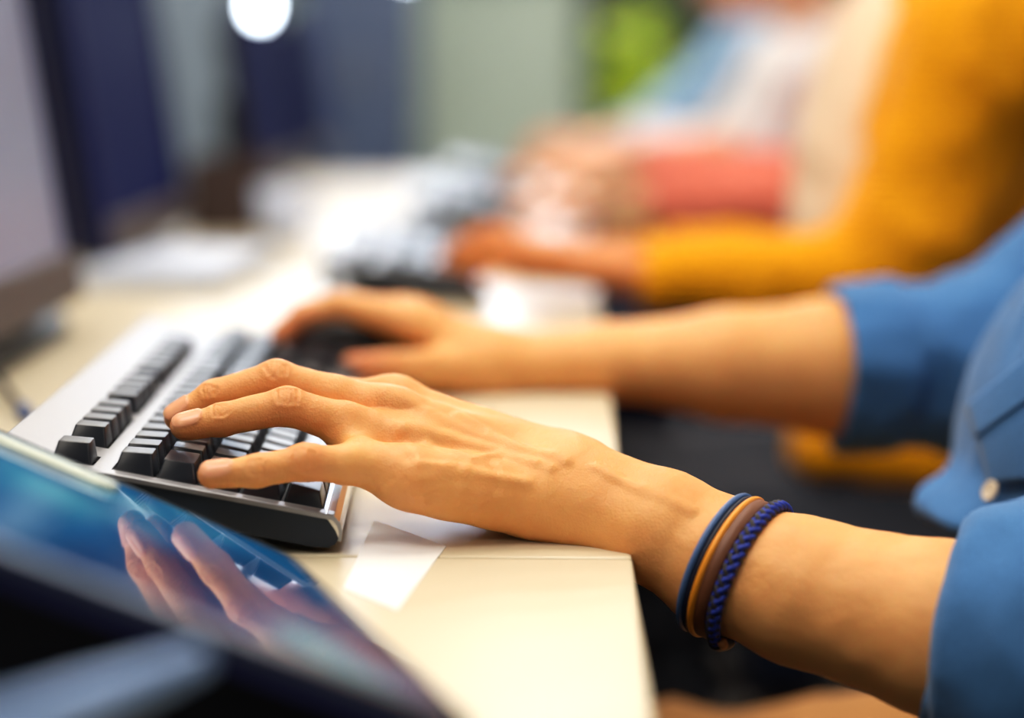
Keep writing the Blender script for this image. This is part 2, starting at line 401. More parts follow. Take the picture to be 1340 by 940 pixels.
# ceiling lights
for i, y in enumerate((-1.4, 1.2, 3.4, 5.0, 6.4, 7.8)):
    for j, x in enumerate((-1.2, .1, 1.8)):
        if i < 1 and j == 1: continue
        r = empty('ceiling_light', (x, y, CEIL)); tag(r, 'square white ceiling light panel above the desks', 'ceiling light', 'ceiling light panels')
        obj('diffuser', box(-.42, .42, -.28, .28, -.012, -.004), M['panel_light'], r)
        bm = bmesh.new()
        for a in (-1, 1):
            add_box(bm, a * .44 - .02, a * .44 + .02, -.32, .32, -.016, -.001); add_box(bm, -.42, .42, a * .30 - .02, a * .30 + .02, -.016, -.001)
        obj('frame', bm, M['ceiling'], r)
# small wall lamps beyond the monitors
def lamp(x, y, z, rad, label, glow='lamp_glow'):
    r = empty('pendant_lamp', (x, y, z)); tag(r, label, 'lamp', 'pendant lamps beyond the monitors')
    obj('globe', add_lathe(bmesh.new(), [(.001, -rad * 1.3), (rad * .6, -rad * 1.15), (rad * .95, -rad * .5), (rad, .1 * rad), (rad * .85, rad), (rad * .4, rad * 1.4)], n=20), M[glow], r, True)
    obj('cap', add_lathe(bmesh.new(), [(rad * .5, rad * 1.35), (rad * .5, rad * 1.8), (.004, rad * 2.0)], n=16), M['dark_metal'], r, True)
    obj('cord', add_tube(bmesh.new(), [(0, 0, rad * 1.9), (0, 0, CEIL - z)], .004, 6), M['black'], r)
lamp(*at(340, 8, Y=2.6), .016, 'small glowing white pendant lamp above the third dark monitor')
lamp(*at(133, -30, Y=2.4), .018, 'small warm pendant lamp above the beige notice', 'lamp_warm')
lamp(*at(532, -46, Y=4.6), .022, 'small glowing white pendant lamp in front of the blue-grey cabinet')
# lime green plant far behind
px, py, pz = at(832, 112, Y=6.0)
r = empty('potted_plant', (px, py, FLOOR)); tag(r, 'tall lime green leafy plant in a grey pot before the dark door', 'plant')
obj('pot', add_lathe(bmesh.new(), [(.11, 0), (.15, .28), (.16, .3), (.14, .3), (.13, .27)], n=24), M['pot'], r, True)
obj('soil', add_lathe(bmesh.new(), [(.001, .25), (.132, .26), (.001, .265)], n=20), M['soil'], r)
bm = bmesh.new()
for k in range(5): add_tube(bm, [(.02 * math.cos(k * 1.3), .02 * math.sin(k * 1.3), .26), (.05 * math.cos(k * 1.3), .05 * math.sin(k * 1.3), .6), (.07 * math.cos(k * 2), .07 * math.sin(k * 2), .95)], .008, 6)
obj('stem', bm, M['leaf'], r, True)
bm = bmesh.new()
for k in range(190):
    a, zz = random.uniform(0, 2 * PI), random.gauss(.95, .09); rr = abs(random.gauss(.05, .045))
    c = Vector((rr * math.cos(a), rr * math.sin(a), zz)); dirv = Vector((math.cos(a), math.sin(a), random.uniform(-.3, .8))).normalized(); L = random.uniform(.07, .12); w = L * .28
    sd = dirv.cross(Vector((0, 0, 1))).normalized(); up = sd.cross(dirv)
    p = [c, c + dirv * L * .35 + sd * w + up * .006, c + dirv * L * .7 + sd * w * .8, c + dirv * L - up * .015, c + dirv * L * .7 - sd * w * .8, c + dirv * L * .35 - sd * w + up * .006]
    m_ = [bm.verts.new(v) for v in p]; bm.faces.new(m_)
o = obj('foliage', bm, M['leaf'], r)

# ------------------------------------------------------------------ desks: the front edge runs very slightly to the right
SL = .030
def edge_x(y): return .0295 + SL * y
def desk(y0, y1, label):
    """a table with its long side along the row"""
    c = (edge_x(y0) , y0, FLOOR); ang = -math.atan(SL)
    r = empty('desk', c, ang); tag(r, label, 'desk', 'cream desks in a row')
    L = (y1 - y0) / math.cos(ang)
    bm = box(-.80, 0, .0008, L - .0008, -FLOOR - .026, -FLOOR, .0016, 2); obj('desktop', bm, M['desk'], r)
    for x, y in ((-.74, .06), (-.74, L - .06), (-.16, .06), (-.16, L - .06)):
        obj('leg', box(x - .022, x + .022, y - .022, y + .022, .0, -FLOOR - .027, .003), M['dark_metal'], r)
    obj('modesty_panel', box(-.735, -.72, .08, L - .08, -FLOOR - .36, -FLOOR - .027, .002), M['dark_metal'], r)
    obj('rail', box(-.17, -.15, .08, L - .08, -FLOOR - .075, -FLOOR - .027, .002), M['dark_metal'], r)
SEAM = .785
desk(-.62, SEAM, 'nearest cream desk, the one the glossy tablet stands on')
desk(SEAM, SEAM + 1.55, 'cream desk under the denim person\'s keyboard and the yellow person\'s keyboard')
desk(SEAM + 1.55, SEAM + 3.1, 'farthest cream desk, beyond the person in yellow')

# ------------------------------------------------------------------ keyboards. local x: towards the typist, y: along the rows, z: off the deck
KTH, KTAU = math.radians(-2.186), math.radians(11.436)
KO = np.array([-.20492, .79637, .04255])
def kb_matrix(o, th, tau):
    L = np.array([math.sin(th), math.cos(th), 0]); S = np.array([math.cos(th), -math.sin(th), 0])
    T = S * math.cos(tau) - np.array([0, 0, 1]) * math.sin(tau); N = np.cross(T, L)
    return Matrix(((T[0], L[0], N[0], o[0]), (T[1], L[1], N[1], o[1]), (T[2], L[2], N[2], o[2]), (0, 0, 0, 1)))
U = .01905
def key_mesh(wy, wx=1.0, hgt=.0088, tilt=0.0, name='key'):
    """a sculpted cap: wy units along the row, wx units towards the typist"""
    bm = bmesh.new(); hy, hx = wy * U / 2, wx * U / 2
    bx_, by = hx - .0006, hy - .0006; tx, ty = hx - .0028, hy - .0033
    lev = [(bx_, by, .0, .0008), (bx_ - .0004, by - .0004, .0012, .001), (tx + .0002, ty + .0002, hgt - .0004, .0011), (tx, ty, hgt, .0011), (tx - .0005, ty - .0005, hgt + .00008, .001), (tx * .5, ty * .6, hgt + .00006, .0008)]
    rings = []
    for ax, ay, z, cr in lev:
        ring = []
        for sx, sy, a0 in ((1, 1, 0), (-1, 1, PI / 2), (-1, -1, PI), (1, -1, 1.5 * PI)):
            for k in range(4):
                a = a0 + k * PI / 6
                x = sx * (ax - cr) + cr * math.cos(a) + (-.0007 if z > hgt * .5 else 0); y = sy * (ay - cr) + cr * math.sin(a)
                zz = z + (tilt * x if z > hgt * .5 else 0)
                ring.append(bm.verts.new((x, y, zz)))
        rings.append(ring)
    n = len(rings[0])
    for A, B in zip(rings, rings[1:]):
        for k in range(n): bm.faces.new((A[k], A[(k + 1) % n], B[(k + 1) % n], B[k]))
    bm.faces.new(rings[-1])
    bmesh.ops.recalc_face_normals(bm, faces=bm.faces)
    me = bpy.data.meshes.new(name); bm.to_mesh(me); bm.free(); me.materials.append(M['key']); smooth(me)
    for p in me.polygons:
        p.use_smooth = True
    me.set_sharp_from_angle(angle=math.radians(32))
    return me
def layout():
    out = []   # (x centre mm/1000, y centre in m, wy, wx, height, tilt)
    xr = [.0095, .0095 + U * 1.5 - .0005]; xr += [xr[1] + U * i for i in range(1, 5)]
    hs = [.0088, .0092, .0088, .0082, .0082, .0078]; tl = [.10, .12, .04, -.02, -.08, -.08]
    def put(row, y, wy=1.0, wx=1.0, dx=0.0): out.append((xr[row] + dx, (y + wy / 2) * U, wy, wx, hs[row], tl[row]))
    for y in [0, 2, 3, 4, 5, 6.5, 7.5, 8.5, 9.5, 11, 12, 13, 14, 15.25, 16.25, 17.25]: put(0, y)
    for i in range(13): put(1, i)
    put(1, 13, 2)
    put(2, 0, 1.5)
    for i in range(12): put(2, 1.5 + i)
    put(2, 13.5, 1.5)
    put(3, 0, 1.75)
    for i in range(11): put(3, 1.75 + i)
    put(3, 12.75, 2.25)
    put(4, 0, 2.25)
    for i in range(10): put(4, 2.25 + i)
    put(4, 12.25, 2.75)
    y = 0
    for w in (1.5, 1.0, 1.25): put(5, y, w); y += w
    put(5, y, 6.25); y += 6.25
    for w in (1.25, 1.0, 1.25, 1.5): put(5, y, w); y += w
    for row in (1, 2):
        for i in range(3): put(row, 15.25 + i)
    put(4, 16.25)
    for i in range(3): put(5, 15.25 + i)
    for i in range(4): put(1, 18.5 + i)
    for row in (2, 3, 4):
        for i in range(3): put(row, 18.5 + i)
    put(2, 21.5, 1, 2, U / 2); put(4, 21.5, 1, 2, U / 2)
    put(5, 18.5, 2); put(5, 20.5)
    return out
KW = 22.5 * U
def make_keyboard(label, group):
    r = empty('keyboard'); tag(r, label, 'keyboard', group)
    y0, y1 = -.0085, KW + .0085
    # outline seen from the end: flat deck, rear lip, rounded front lower corner
    prof = [(-.026, -.0015), (.1245, -.0015), (.1285, -.0030), (.1315, -.0062), (.1322, -.0100), (.1312, -.0128), (.1285, -.0148), (.122, -.0155), (-.020, -.0155), (-.026, -.0120)]
    obj('base', add_prism(bmesh.new(), prof, y0 + .0006, y1 - .0006, .0004, 1), M['kb_side'], r)
    # silver top cover: strips round the key wells
    t0, t1 = -.0015, .0006
    bm = bmesh.new()
    wells = [(-.0005, .0200, -.0008, KW + .0008)]
    add_box(bm, -.0265, -.0002, y0, y1, t0, t1, .0007)                       # rear deck
    xa, xb = .0195, .0275
    add_box(bm, xa, xb, y0 + .001, y1 - .001, t0, t1 - .0001)                # between function row and number row
    for (a, b) in ((y0, -.0004), (KW + .0004, y1)): add_box(bm, -.001, .1285, a, b, t0, t1, .0005)
    for a, b in ((15.06, 15.2), (18.3, 18.46)): add_box(bm, xb - .001, .1246, a * U, b * U, t0, t1 - .0002)
    for a, b in ((1, 2), (6, 6.5), (10.5, 11), (15.03, 15.22), (18.3, 22.5)): add_box(bm, -.0004, .0200, a * U + .0003, b * U - .0003, t0, t1 - .0002)
    obj('top_cover', bm, M['silver'], r)
    # polished front edge, rolled over
    bm = bmesh.new(); roll = [(.1232, .0004), (.1250, .0007), (.1285, -.0002), (.1312, -.0024), (.1328, -.0058), (.1332, -.0098), (.1326, -.0100), (.1300, -.006), (.126, -.002), (.1232, -.0012)]
    add_prism(bm, roll, y0, y1); obj('front_edge', bm, M['chrome'], r, False)
    # thin pale lip running down the end at the near side
    lip = [(-.0265, .0006), (.1285, .0002), (.1318, -.0026), (.1332, -.0060), (.1336, -.0105), (.1322, -.0105), (.1318, -.0066), (.1305, -.0038), (.1280, -.0016), (-.0265, -.0014)]
    bm = bmesh.new(); add_prism(bm, lip, y0 - .0008, y0 + .0003); obj('end_lip', bm, M['silver'], r)
    bm = bmesh.new(); add_prism(bm, lip, y1 - .0003, y1 + .0008); obj('end_lip', bm, M['silver'], r)
    obj('key_well', box(-.0004, .1240, -.0004, KW + .0004, -.0030, -.0012), M['kb_well'], r)
    for y in (.03, KW - .03):
        obj('foot', box(-.022, -.016, y - .016, y + .016, -.040, -.0150, .001), M['kb_side'], r)
    return r
KEYS = {}
def key_objs(root):
    for x, y, wy, wx, h, tl in layout():
        k = (wy, wx, h, tl)
        if k not in KEYS: KEYS[k] = key_mesh(wy, wx, h, tl)
        o = link_mesh('key', KEYS[k], root); o.location = (x, y, .0000)
kb1 = make_keyboard('silver and black keyboard under the hands of the person in denim', 'silver and black keyboards')
key_objs(kb1)
kb1.matrix_world = kb_matrix(KO, KTH, KTAU)
def copy_tree(o, parent=None):
    c = o.copy(); C.objects.link(c); c.parent = parent
    for ch in o.children: copy_tree(ch, c)
    return c
def place_kb(off, th, label):
    c = copy_tree(kb1); c['label'] = label
    c.matrix_world = kb_matrix(KO + np.array(off), th, KTAU); return c
KTREE = list(kb1.children)
place_kb((.055, .90, 0), math.radians(-2), 'silver and black keyboard under the hand of the person in yellow')
place_kb((.09, 1.72, 0), math.radians(-1), 'blurred silver keyboard before the person in salmon, beyond the yellow sleeve')
place_kb((.115, 2.46, 0), math.radians(0), 'farthest blurred silver keyboard, before the person in white')

# ------------------------------------------------------------------ monitors facing the typists
def make_monitor(loc, label, w, h, scr, on, frame, nosplit=False):
    r = empty('monitor', (loc[0], loc[1], 0)); tag(r, label, 'monitor', 'desktop monitors in a row')
    z = loc[2]; tb = math.radians(7.5)
    def tl(bm):   # lean back about the lower edge
        bmesh.ops.rotate(bm, verts=bm.verts, cent=(0, 0, z), matrix=Matrix.Rotation(-tb, 3, 'Y')); return bm
    y0, y1 = -w, 0.0
    bm = bmesh.new()
    B, BL = .020, .040
    add_box(bm, -.02, .0, y0, y0 + B, z, z + h, .003); add_box(bm, -.02, .0, y1 - B, y1, z, z + h, .003)
    add_box(bm, -.02, .0, y0 + B, y1 - B, z + h - B, z + h, .003)
    bz = obj('bezel', tl(bm), M['navy'] if not frame else M[frame], r)
    obj('lower_bezel', tl(box(-.02, .001, y0 + B - .002, y1 - .003, z, z + BL, .003)), M['bezel'], bz)
    obj('screen', tl(box(-.012, -.006, y0 + B - .002, y1 - B + .002, z + BL - .002, z + h - B + .002)), scr, r)
    obj('back_shell', tl(add_prism(bmesh.new(), [(-.02, z + .004), (-.05, z + .05), (-.05, z + h - .06), (-.02, z + h - .004)], y0 + .01, y1 - .01, .004)), M['black'], r)
    yc = -w / 2
    obj('neck', add_prism(bmesh.new(), [(-.115, .008), (-.075, .008), (-.085, z + h * .45), (-.125, z + h * .45)], yc - .035, yc + .035, .004), M['black'], r)
    return r, yc
def foot(r, x0, x1, y0, y1, hgt):
    bm = bmesh.new(); n = 40; rings = []
    for s_, z in ((1, .0), (1.0, .006), (.9, hgt * .7), (.6, hgt), (.1, hgt)):
        rings.append([bm.verts.new(((x0 + x1) / 2 + math.copysign(abs(math.cos(a)) ** .6, math.cos(a)) * (x1 - x0) / 2 * s_, (y0 + y1) / 2 + math.copysign(abs(math.sin(a)) ** .6, math.sin(a)) * (y1 - y0) / 2 * s_, z)) for a in [2 * PI * k / n for k in range(n)]])
    for A, B in zip(rings, rings[1:]):
        for k in range(n): bm.faces.new((A[k], A[(k + 1) % n], B[(k + 1) % n], B[k]))
    bm.faces.new(rings[0][::-1]); bm.faces.new(rings[-1])
    obj('foot', bm, M['black'], r, True)
M['screen_on'] = mat('lit_screen', (60, 62, 72), .3, noise=(4, .2, 3), emit=((172, 170, 190), .42))
M['screen_off'] = mat('dark_screen', (10, 16, 46), .7, spec=.08, emit=((20, 30, 82), .55))
r, yc = make_monitor((-.353, 1.51, .03), 'large grey lit monitor at the edge of the picture, nearest of the row', .54, .36, M['screen_on'], True, 'navy')
foot(r, -.13, -.012, yc - .12, yc + .345, .024)
for k, (y, lab) in enumerate(((2.46, 'dark navy monitor second in the row, across from the person in yellow'), (3.82, 'dark navy monitor third in the row'), (4.7, 'dark navy monitor fourth and last in the row'))):
    r, yc = make_monitor((-.43 - .012 * k, y, .016), lab, .5, .34, M['screen_off'], False, 'navy')
    foot(r, -.2, .01, yc - .12, yc + .12, .02)
# pale card pad lying between the monitors
o = obj('note_pad', box(-.07, .07, -.13, .13, .0, .022, .003), M['paleblue']); o.location = (-.345, 1.93, .0); o.rotation_euler.z = -.1
tag(o, 'pale blue pad of note paper lying on the desk behind the keyboard', 'note pad')
for k, (x, y, a) in enumerate(((-.20, 2.35, .3), (-.1, 2.12, -.2))):
    o = obj('paper_sheet', box(-.105, .105, -.148, .148, .0, .003, .0005), M['white']); o.location = (x - .02, y + .12, 0); o.rotation_euler.z = a
    tag(o, ('white paper sheet on the desk beyond the yellow person\'s keyboard, farther one', 'white paper sheet on the desk just beyond the yellow person\'s keyboard')[k], 'paper', 'loose white sheets on the desk')
# black mouse under the far hand
mx_ = at(470, 462, Y=1.262); r = empty('computer_mouse', (mx_[0], mx_[1], 0), -.1); tag(r, 'black computer mouse under the far hand of the person in denim', 'mouse')
def mouse_bm(z0, z1, s_):
    bm = bmesh.new(); n = 32; rings = []
    for t in np.linspace(0, 1, 9):
        zz = z0 + (z1 - z0) * math.sin(t * PI / 2); k = s_ * math.cos(t * PI / 2) ** .55
        rings.append([bm.verts.new((.055 * k * math.cos(a) + .004 * t, .031 * k * math.copysign(abs(math.sin(a)) ** .85, math.sin(a)), zz * (1 - .12 * math.cos(a) * t))) for a in [2 * PI * q / n for q in range(n)]])
    for A, B in zip(rings, rings[1:]):
        for q in range(n): bm.faces.new((A[q], A[(q + 1) % n], B[(q + 1) % n], B[q]))
    bm.faces.new(rings[0][::-1]); return bm
obj('shell', mouse_bm(.004, .043, 1.0), M['black'], r, True)
obj('base', mouse_bm(.0, .006, .96), M['rubber'], r, True)
obj('scroll_wheel', add_tube(bmesh.new(), [(-.03, -.003, .033), (-.03, .003, .033)], .006, 14), M['rubber'], r, True)
# small things among the far monitors
r = empty('desk_organiser', (-.385, 2.55, 0), .1); tag(r, 'dark brown open desk organiser box between the dark monitors', 'organiser')
M['brownbox'] = mat('dark_brown_board', (66, 50, 46), .6)
bm = bmesh.new()
for a in ((-.055, -.049, -.11, .11, 0, .10), (.049, .055, -.11, .11, 0, .085), (-.049, .049, -.11, -.104, 0, .10), (-.049, .049, .104, .11, 0, .10), (-.049, .049, -.104, .104, 0, .005), (-.049, .049, -.003, .003, .005, .09)): add_box(bm, *a)
obj('box', bm, M['brownbox'], r)
r = empty('cup', (-.295, 2.36, 0)); tag(r, 'small white cup standing on the desk by the brown organiser', 'cup')  # blurred glint on the desk, modelled as a small pale vessel
obj('cup_body', add_lathe(bmesh.new(), [(.022, 0), (.03, .012), (.034, .07), (.031, .07), (.027, .014), (.001, .008)], n=28), M['paleblue'], r, True)
obj('handle', add_tube(bmesh.new(), [(.031, 0, .055), (.045, 0, .056), (.052, 0, .042), (.045, 0, .026), (.029, 0, .022)], .0035, 8), M['paleblue'], r, True)
# patch of reflected light by the near hand, laid as a white sheet
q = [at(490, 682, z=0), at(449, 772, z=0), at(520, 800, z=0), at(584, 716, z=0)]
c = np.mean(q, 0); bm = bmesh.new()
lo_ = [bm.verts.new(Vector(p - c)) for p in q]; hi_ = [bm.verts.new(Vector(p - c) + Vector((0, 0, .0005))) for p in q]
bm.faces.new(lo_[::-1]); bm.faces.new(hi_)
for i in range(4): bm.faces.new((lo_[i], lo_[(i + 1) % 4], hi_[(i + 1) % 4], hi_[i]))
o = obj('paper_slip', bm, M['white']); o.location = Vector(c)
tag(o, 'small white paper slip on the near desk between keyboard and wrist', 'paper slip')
# cable behind the keyboard
p = [at(-30, 470, z=.012), at(0, 497, z=.009), at(16, 517, z=.007), at(30, 536, z=.0055)]
r = empty('usb_cable', Vector(p[0])); tag(r, 'thin black cable with blue-grey plug behind the keyboard', 'cable')
pts = []
for i in range(25):
    t = i / 24 * 3; k = min(int(t), 2); pts.append(np.array(p[k]) * (1 - t + k) + np.array(p[k + 1]) * (t - k) - p[0])
obj('cord', add_tube(bmesh.new(), pts, .0022, 10), M['rubber'], r, True)
a, b = pts[-1], pts[-1] + unit(pts[-1] - pts[-8]) * .016
obj('plug', add_tube(bmesh.new(), [a, a * .95 + b * .05, a * .3 + b * .7, b], [.003, .0048, .0052, .0044], 12), M['plug'], r, True)

# ------------------------------------------------------------------ glossy tablet leaning on its stand
TB, TA = math.radians(24.4), math.radians(113.0)
TN = np.array([math.sin(TB) * math.sin(TA), -math.sin(TB) * math.cos(TA), math.cos(TB)])
TD = .0965
def on_tab(u, v):
    o = np.array([0, 0, H]); d = at(u, v, Y=1.0) - o; return o + d * ((TD - TN @ o) / (TN @ d))
A_, B_, C_, D_ = on_tab(-150, 499), on_tab(384, 731), on_tab(626, 958), on_tab(-150, 664)
cen = (A_ + B_ + C_ + D_) / 4
ex = unit(C_ - B_); ey = np.cross(TN, ex)
tab = empty('tablet', Vector(cen)); tag(tab, 'glossy tablet with blue screen reflecting the hand, leaning at the near corner', 'tablet')
poly = [np.array([(p - cen) @ ex, (p - cen) @ ey]) for p in (A_, B_, C_, D_)]
def round_poly(poly, r, n=6):
    out = []
    for i in range(len(poly)):
        p, a, b = poly[i], poly[i - 1], poly[(i + 1) % len(poly)]
        u, v = unit(a - p), unit(b - p)
        for k in range(n + 1):
            t = k / n; out.append(p + u * r * (1 - t) ** 2 + v * r * t ** 2)
    return out
def inset(poly, d):
    c = np.mean(poly, 0); out = []
    n = len(poly); sgn = np.sign(sum(poly[i][0] * poly[(i + 1) % n][1] - poly[(i + 1) % n][0] * poly[i][1] for i in range(n)))
    L = []
    for i in range(n):
        a, b = poly[i], poly[(i + 1) % n]; t = unit(b - a); nn = np.array([-t[1], t[0]]) * sgn; L.append((a + nn * d[i], t))
    for i in range(n):
        (p, t), (q, s) = L[i - 1], L[i]
        k = np.linalg.solve(np.array([t, -s]).T, q - p); out.append(p + t * k[0])
    return out
def slab(poly2, z0, z1, bm=None):
    bm = bm or bmesh.new()
    a = [bm.verts.new(Vector(ex * p[0] + ey * p[1] + TN * z0)) for p in poly2]; b = [bm.verts.new(Vector(ex * p[0] + ey * p[1] + TN * z1)) for p in poly2]
    bm.faces.new(a[::-1]); bm.faces.new(b); n = len(a)
    for i in range(n): bm.faces.new((a[i], a[(i + 1) % n], b[(i + 1) % n], b[i]))
    return bm
obj('case', slab(round_poly(poly, .010), -.0085, -.0006), M['navy'], tab)
M['tab_frame'] = mat('pale_metal_frame', (196, 202, 184), .5, metal=.1)
rp, ri = round_poly(poly, .010), round_poly(inset(poly, [.0022, .0012, .001, .001]), .009)
bm = bmesh.new(); n = len(rp)
V_ = lambda p, z: bm.verts.new(Vector(ex * p[0] + ey * p[1] + TN * z))
o0, o1, i1, i0 = [V_(p * 1.003, -.0030) for p in rp], [V_(p * 1.003, .0006) for p in rp], [V_(p, .0006) for p in ri], [V_(p, -.0030) for p in ri]
for i in range(n):
    j = (i + 1) % n
    for a, b in ((o0, o1), (o1, i1), (i1, i0), (i0, o0)): bm.faces.new((a[i], a[j], b[j], b[i]))
obj('frame', bm, M['dark_frame'], tab)
# pale metal strip along the far edge, ending part of the way along
e0, e1 = on_tab(-60, 556), on_tab(150, 646); ed = unit(e1 - e0); en = np.cross(TN, ed); L_ = np.linalg.norm(e1 - e0)
sp_ = [(0, -.0072), (L_ - .006, -.0072), (L_ - .001, -.005), (L_, 0), (L_ - .001, .005), (L_ - .006, .0072), (0, .0072)]
bm = bmesh.new()
rows = [[bm.verts.new(Vector(e0 - cen + ed * a + en * b * s_ + TN * z)) for a, b in sp_] for z, s_ in ((-.002, 1), (.0022, 1), (.0034, .8))]
for ra, rb in zip(rows, rows[1:]):
    for i in range(len(sp_)): bm.faces.new((ra[i], ra[(i + 1) % len(sp_)], rb[(i + 1) % len(sp_)], rb[i]))
bm.faces.new(rows[0][::-1]); bm.faces.new(rows[-1]); o = obj('edge_strip', bm, M['tab_frame'], tab); o['label'] = 'pale metal edge strip'
# glass with the lit picture below it
def screen_mat():
    m = bpy.data.materials.new('tablet_glass'); m.use_nodes = True; nt = m.node_tree; b = nt.nodes['Principled BSDF']; L = nt.links.new
    b.inputs['Roughness'].default_value = .035; b.inputs['Specular IOR Level'].default_value = .9; b.inputs['IOR'].default_value = 1.6
    tc = nd(nt, 'ShaderNodeTexCoord'); mp = nd(nt, 'ShaderNodeMapping'); L(tc.outputs['Generated'], mp.inputs['Vector'])
    n = nd(nt, 'ShaderNodeTexNoise', Scale=2.2, Detail=2.0); L(mp.outputs['Vector'], n.inputs['Vector'])
    cr = nd(nt, 'ShaderNodeValToRGB'); e = cr.color_ramp.elements
    e[0].position = .32; e[0].color = s2l((4, 48, 92)) + (1,); e[1].position = .72; e[1].color = s2l((78, 164, 184)) + (1,)
    k = cr.color_ramp.elements.new(.52); k.color = s2l((10, 98, 148)) + (1,)
    L(n.outputs['Fac'], cr.inputs['Fac'])
    b.inputs['Base Color'].default_value = (.004, .006, .012, 1)
    L(cr.outputs['Color'], b.inputs['Emission Color']); b.inputs['Emission Strength'].default_value = .75
    return m
M['glass'] = screen_mat()
M['glass_border'] = mat('black_glass_border', (16, 26, 36), .3, spec=.3, noise=(10, .02, 2))
obj('glass_border', slab(round_poly(inset(poly, [.0024, .0014, .0012, .0012]), .009), -.0005, .0002), M['glass_border'], tab)
obj('screen', slab(inset(poly, [.004, .004, .012, .020]), .0001, .0003), M['glass'], tab)
# wedge stand that props the raised side
st = empty('tablet_stand', (cen[0], cen[1], 0)); tag(st, 'dark wedge stand propping the glossy tablet', 'stand')
low = [A_ * .97 + C_ * .03, B_ * .93 + D_ * .07, C_ * .93 + A_ * .07, D_ * .97 + B_ * .03]
bm = bmesh.new(); off_ = np.array([cen[0], cen[1], 0])
tp = [bm.verts.new(Vector(p - TN * .0088 - off_)) for p in low]; bt = [bm.verts.new(Vector((p[0] - off_[0], p[1] - off_[1], .0))) for p in [p - TN * .0088 for p in low]]
bm.faces.new(tp); bm.faces.new(bt[::-1])
for i in range(4): bm.faces.new((tp[i], bt[i], bt[(i + 1) % 4], tp[(i + 1) % 4]))
obj('wedge', bm, M['stand'], st)
# blue-grey folding strut in front of it
a, b = at(262, 862, Y=.47), at(-60, 985, Y=.40)
M['strut'] = mat('blue_grey_satin', (124, 154, 200), .4)
bm = bmesh.new(); add_tube(bm, [a - off_, a * .5 + b * .5 - off_, b - off_], [.004, .0065, .008], 16)
obj('strut', bm, M['strut'], st, True)

# ------------------------------------------------------------------ people: shared pieces
def cast(f, u, v, y0=.3, y1=4.0):
    o = np.array([0, 0, H]); d = unit(at(u, v, Y=1.0) - o); t = y0
    for _ in range(200):
        s = float(f((o + d * t)[None])[0])
        if s < .00005: return o + d * t
        t += max(s * .8, .00005)
        if t > y1: return None
    return o + d * t
def seg_dist(V, pts):
    d = None
    for a, b in zip(pts, pts[1:]):
        a = np.asarray(a); ab = np.asarray(b) - a; q = V - a
        t = np.clip(q @ ab / (ab @ ab + 1e-12), 0, 1); e = ((q - t[:, None] * ab) ** 2).sum(1)
        d = e if d is None else np.minimum(d, e)
    return np.sqrt(d)
def hand_bones(W, f, n, s, curl=(-6, 22, 48), sc=1.0, spread=.04):
    """a relaxed typing hand: wrist W, direction f, back-of-hand n, thumb side s -> finger chains and palm"""
    f, n = unit(f), unit(n); s = unit(np.asarray(s) - f * (np.asarray(s) @ f)); n = np.cross(f, s) * np.sign(np.cross(f, s) @ n)
    ch = []
    for i, (off, lx, lens) in enumerate(((.030, .088, (.042, .025, .018)), (.010, .092, (.046, .029, .019)), (-.010, .087, (.043, .027, .019)), (-.029, .079, (.034, .02, .017)))):
        m = np.asarray(W) + f * lx * sc + s * off * sc + n * (.006 - abs(off - .004) * .15)
        pts = [m]; d0 = unit(f + s * spread * (1.5 - i))
        for a, l in zip(curl, lens):
            a = math.radians(a); pts.append(pts[-1] + (d0 * math.cos(a) - n * math.sin(a)) * l * sc)
        ch.append((pts, [.0105 * sc, .0092 * sc, .008 * sc, .0068 * sc]))
    W = np.asarray(W)
    th = [W + f * .022 * sc + s * .022 * sc - n * .004, W + f * .05 * sc + s * .046 * sc - n * .012, W + f * .082 * sc + s * .054 * sc - n * .018, W + f * .108 * sc + s * .05 * sc - n * .024]
    ch.append((th, [.015 * sc, .0125 * sc, .0105 * sc, .0085 * sc]))
    return dict(ch=ch, W=W, f=f, n=n, s=s, sc=sc)
def hand_sdf(P, hb):
    W, f, n, s, sc = hb['W'], hb['f'], hb['n'], hb['s'], hb['sc']
    palm = econe(P, W + f * .012 * sc, W + f * .08 * sc, (.017 * sc, .027 * sc), (.0125 * sc, .039 * sc), n)
    d = palm
    for pts, rs in hb['ch']: d = np.minimum(d, smin(chain(P, pts, rs), palm, .01))
    return d
def head_parts(c, f):
    f = unit(f); u = np.array([0, 0, 1.0]); u = unit(u - f * (u @ f)); s = np.cross(u, f)
    return np.asarray(c, float), f, s, u
def head_sdf(P, hp):
    c, f, s, u = hp; A = [f, s, u]
    d = ell(P, c + u * .03 - f * .012, (.098, .076, .095), A)
    d = smin(d, ell(P, c + f * .022 - u * .045, (.066, .058, .066), A), .04)
    d = smin(d, ell(P, c + f * .066 - u * .092, (.022, .024, .018), A), .03)
    for k in (-1, 1):
        d = smax(d, -ell(P, c + f * .092 + s * .033 * k + u * .012, (.02, .018, .011), A), .012)
        d = np.minimum(d, ell(P, c + s * .076 * k - f * .012, (.018, .009, .031), A))
        d = smin(d, cone(P, c + f * .078 + u * .034 + s * .012 * k, c + f * .068 + u * .036 + s * .05 * k, .008, .006), .012)
    d = smin(d, cone(P, c + f * .088 + u * .02, c + f * .112 - u * .02, .007, .012), .012)
    for k in (-1, 1): d = smin(d, ell(P, c + f * .098 - u * .025 + s * .012 * k, (.01, .008, .008), A), .008)
    d = smin(d, ell(P, c + f * .082 - u * .052, (.013, .026, .006), A), .006)
    d = smin(d, ell(P, c + f * .081 - u * .062, (.013, .022, .007), A), .006)
    return smax(d, -ell(P, c + f * .1 - u * .0565, (.014, .024, .0016), A), .003)
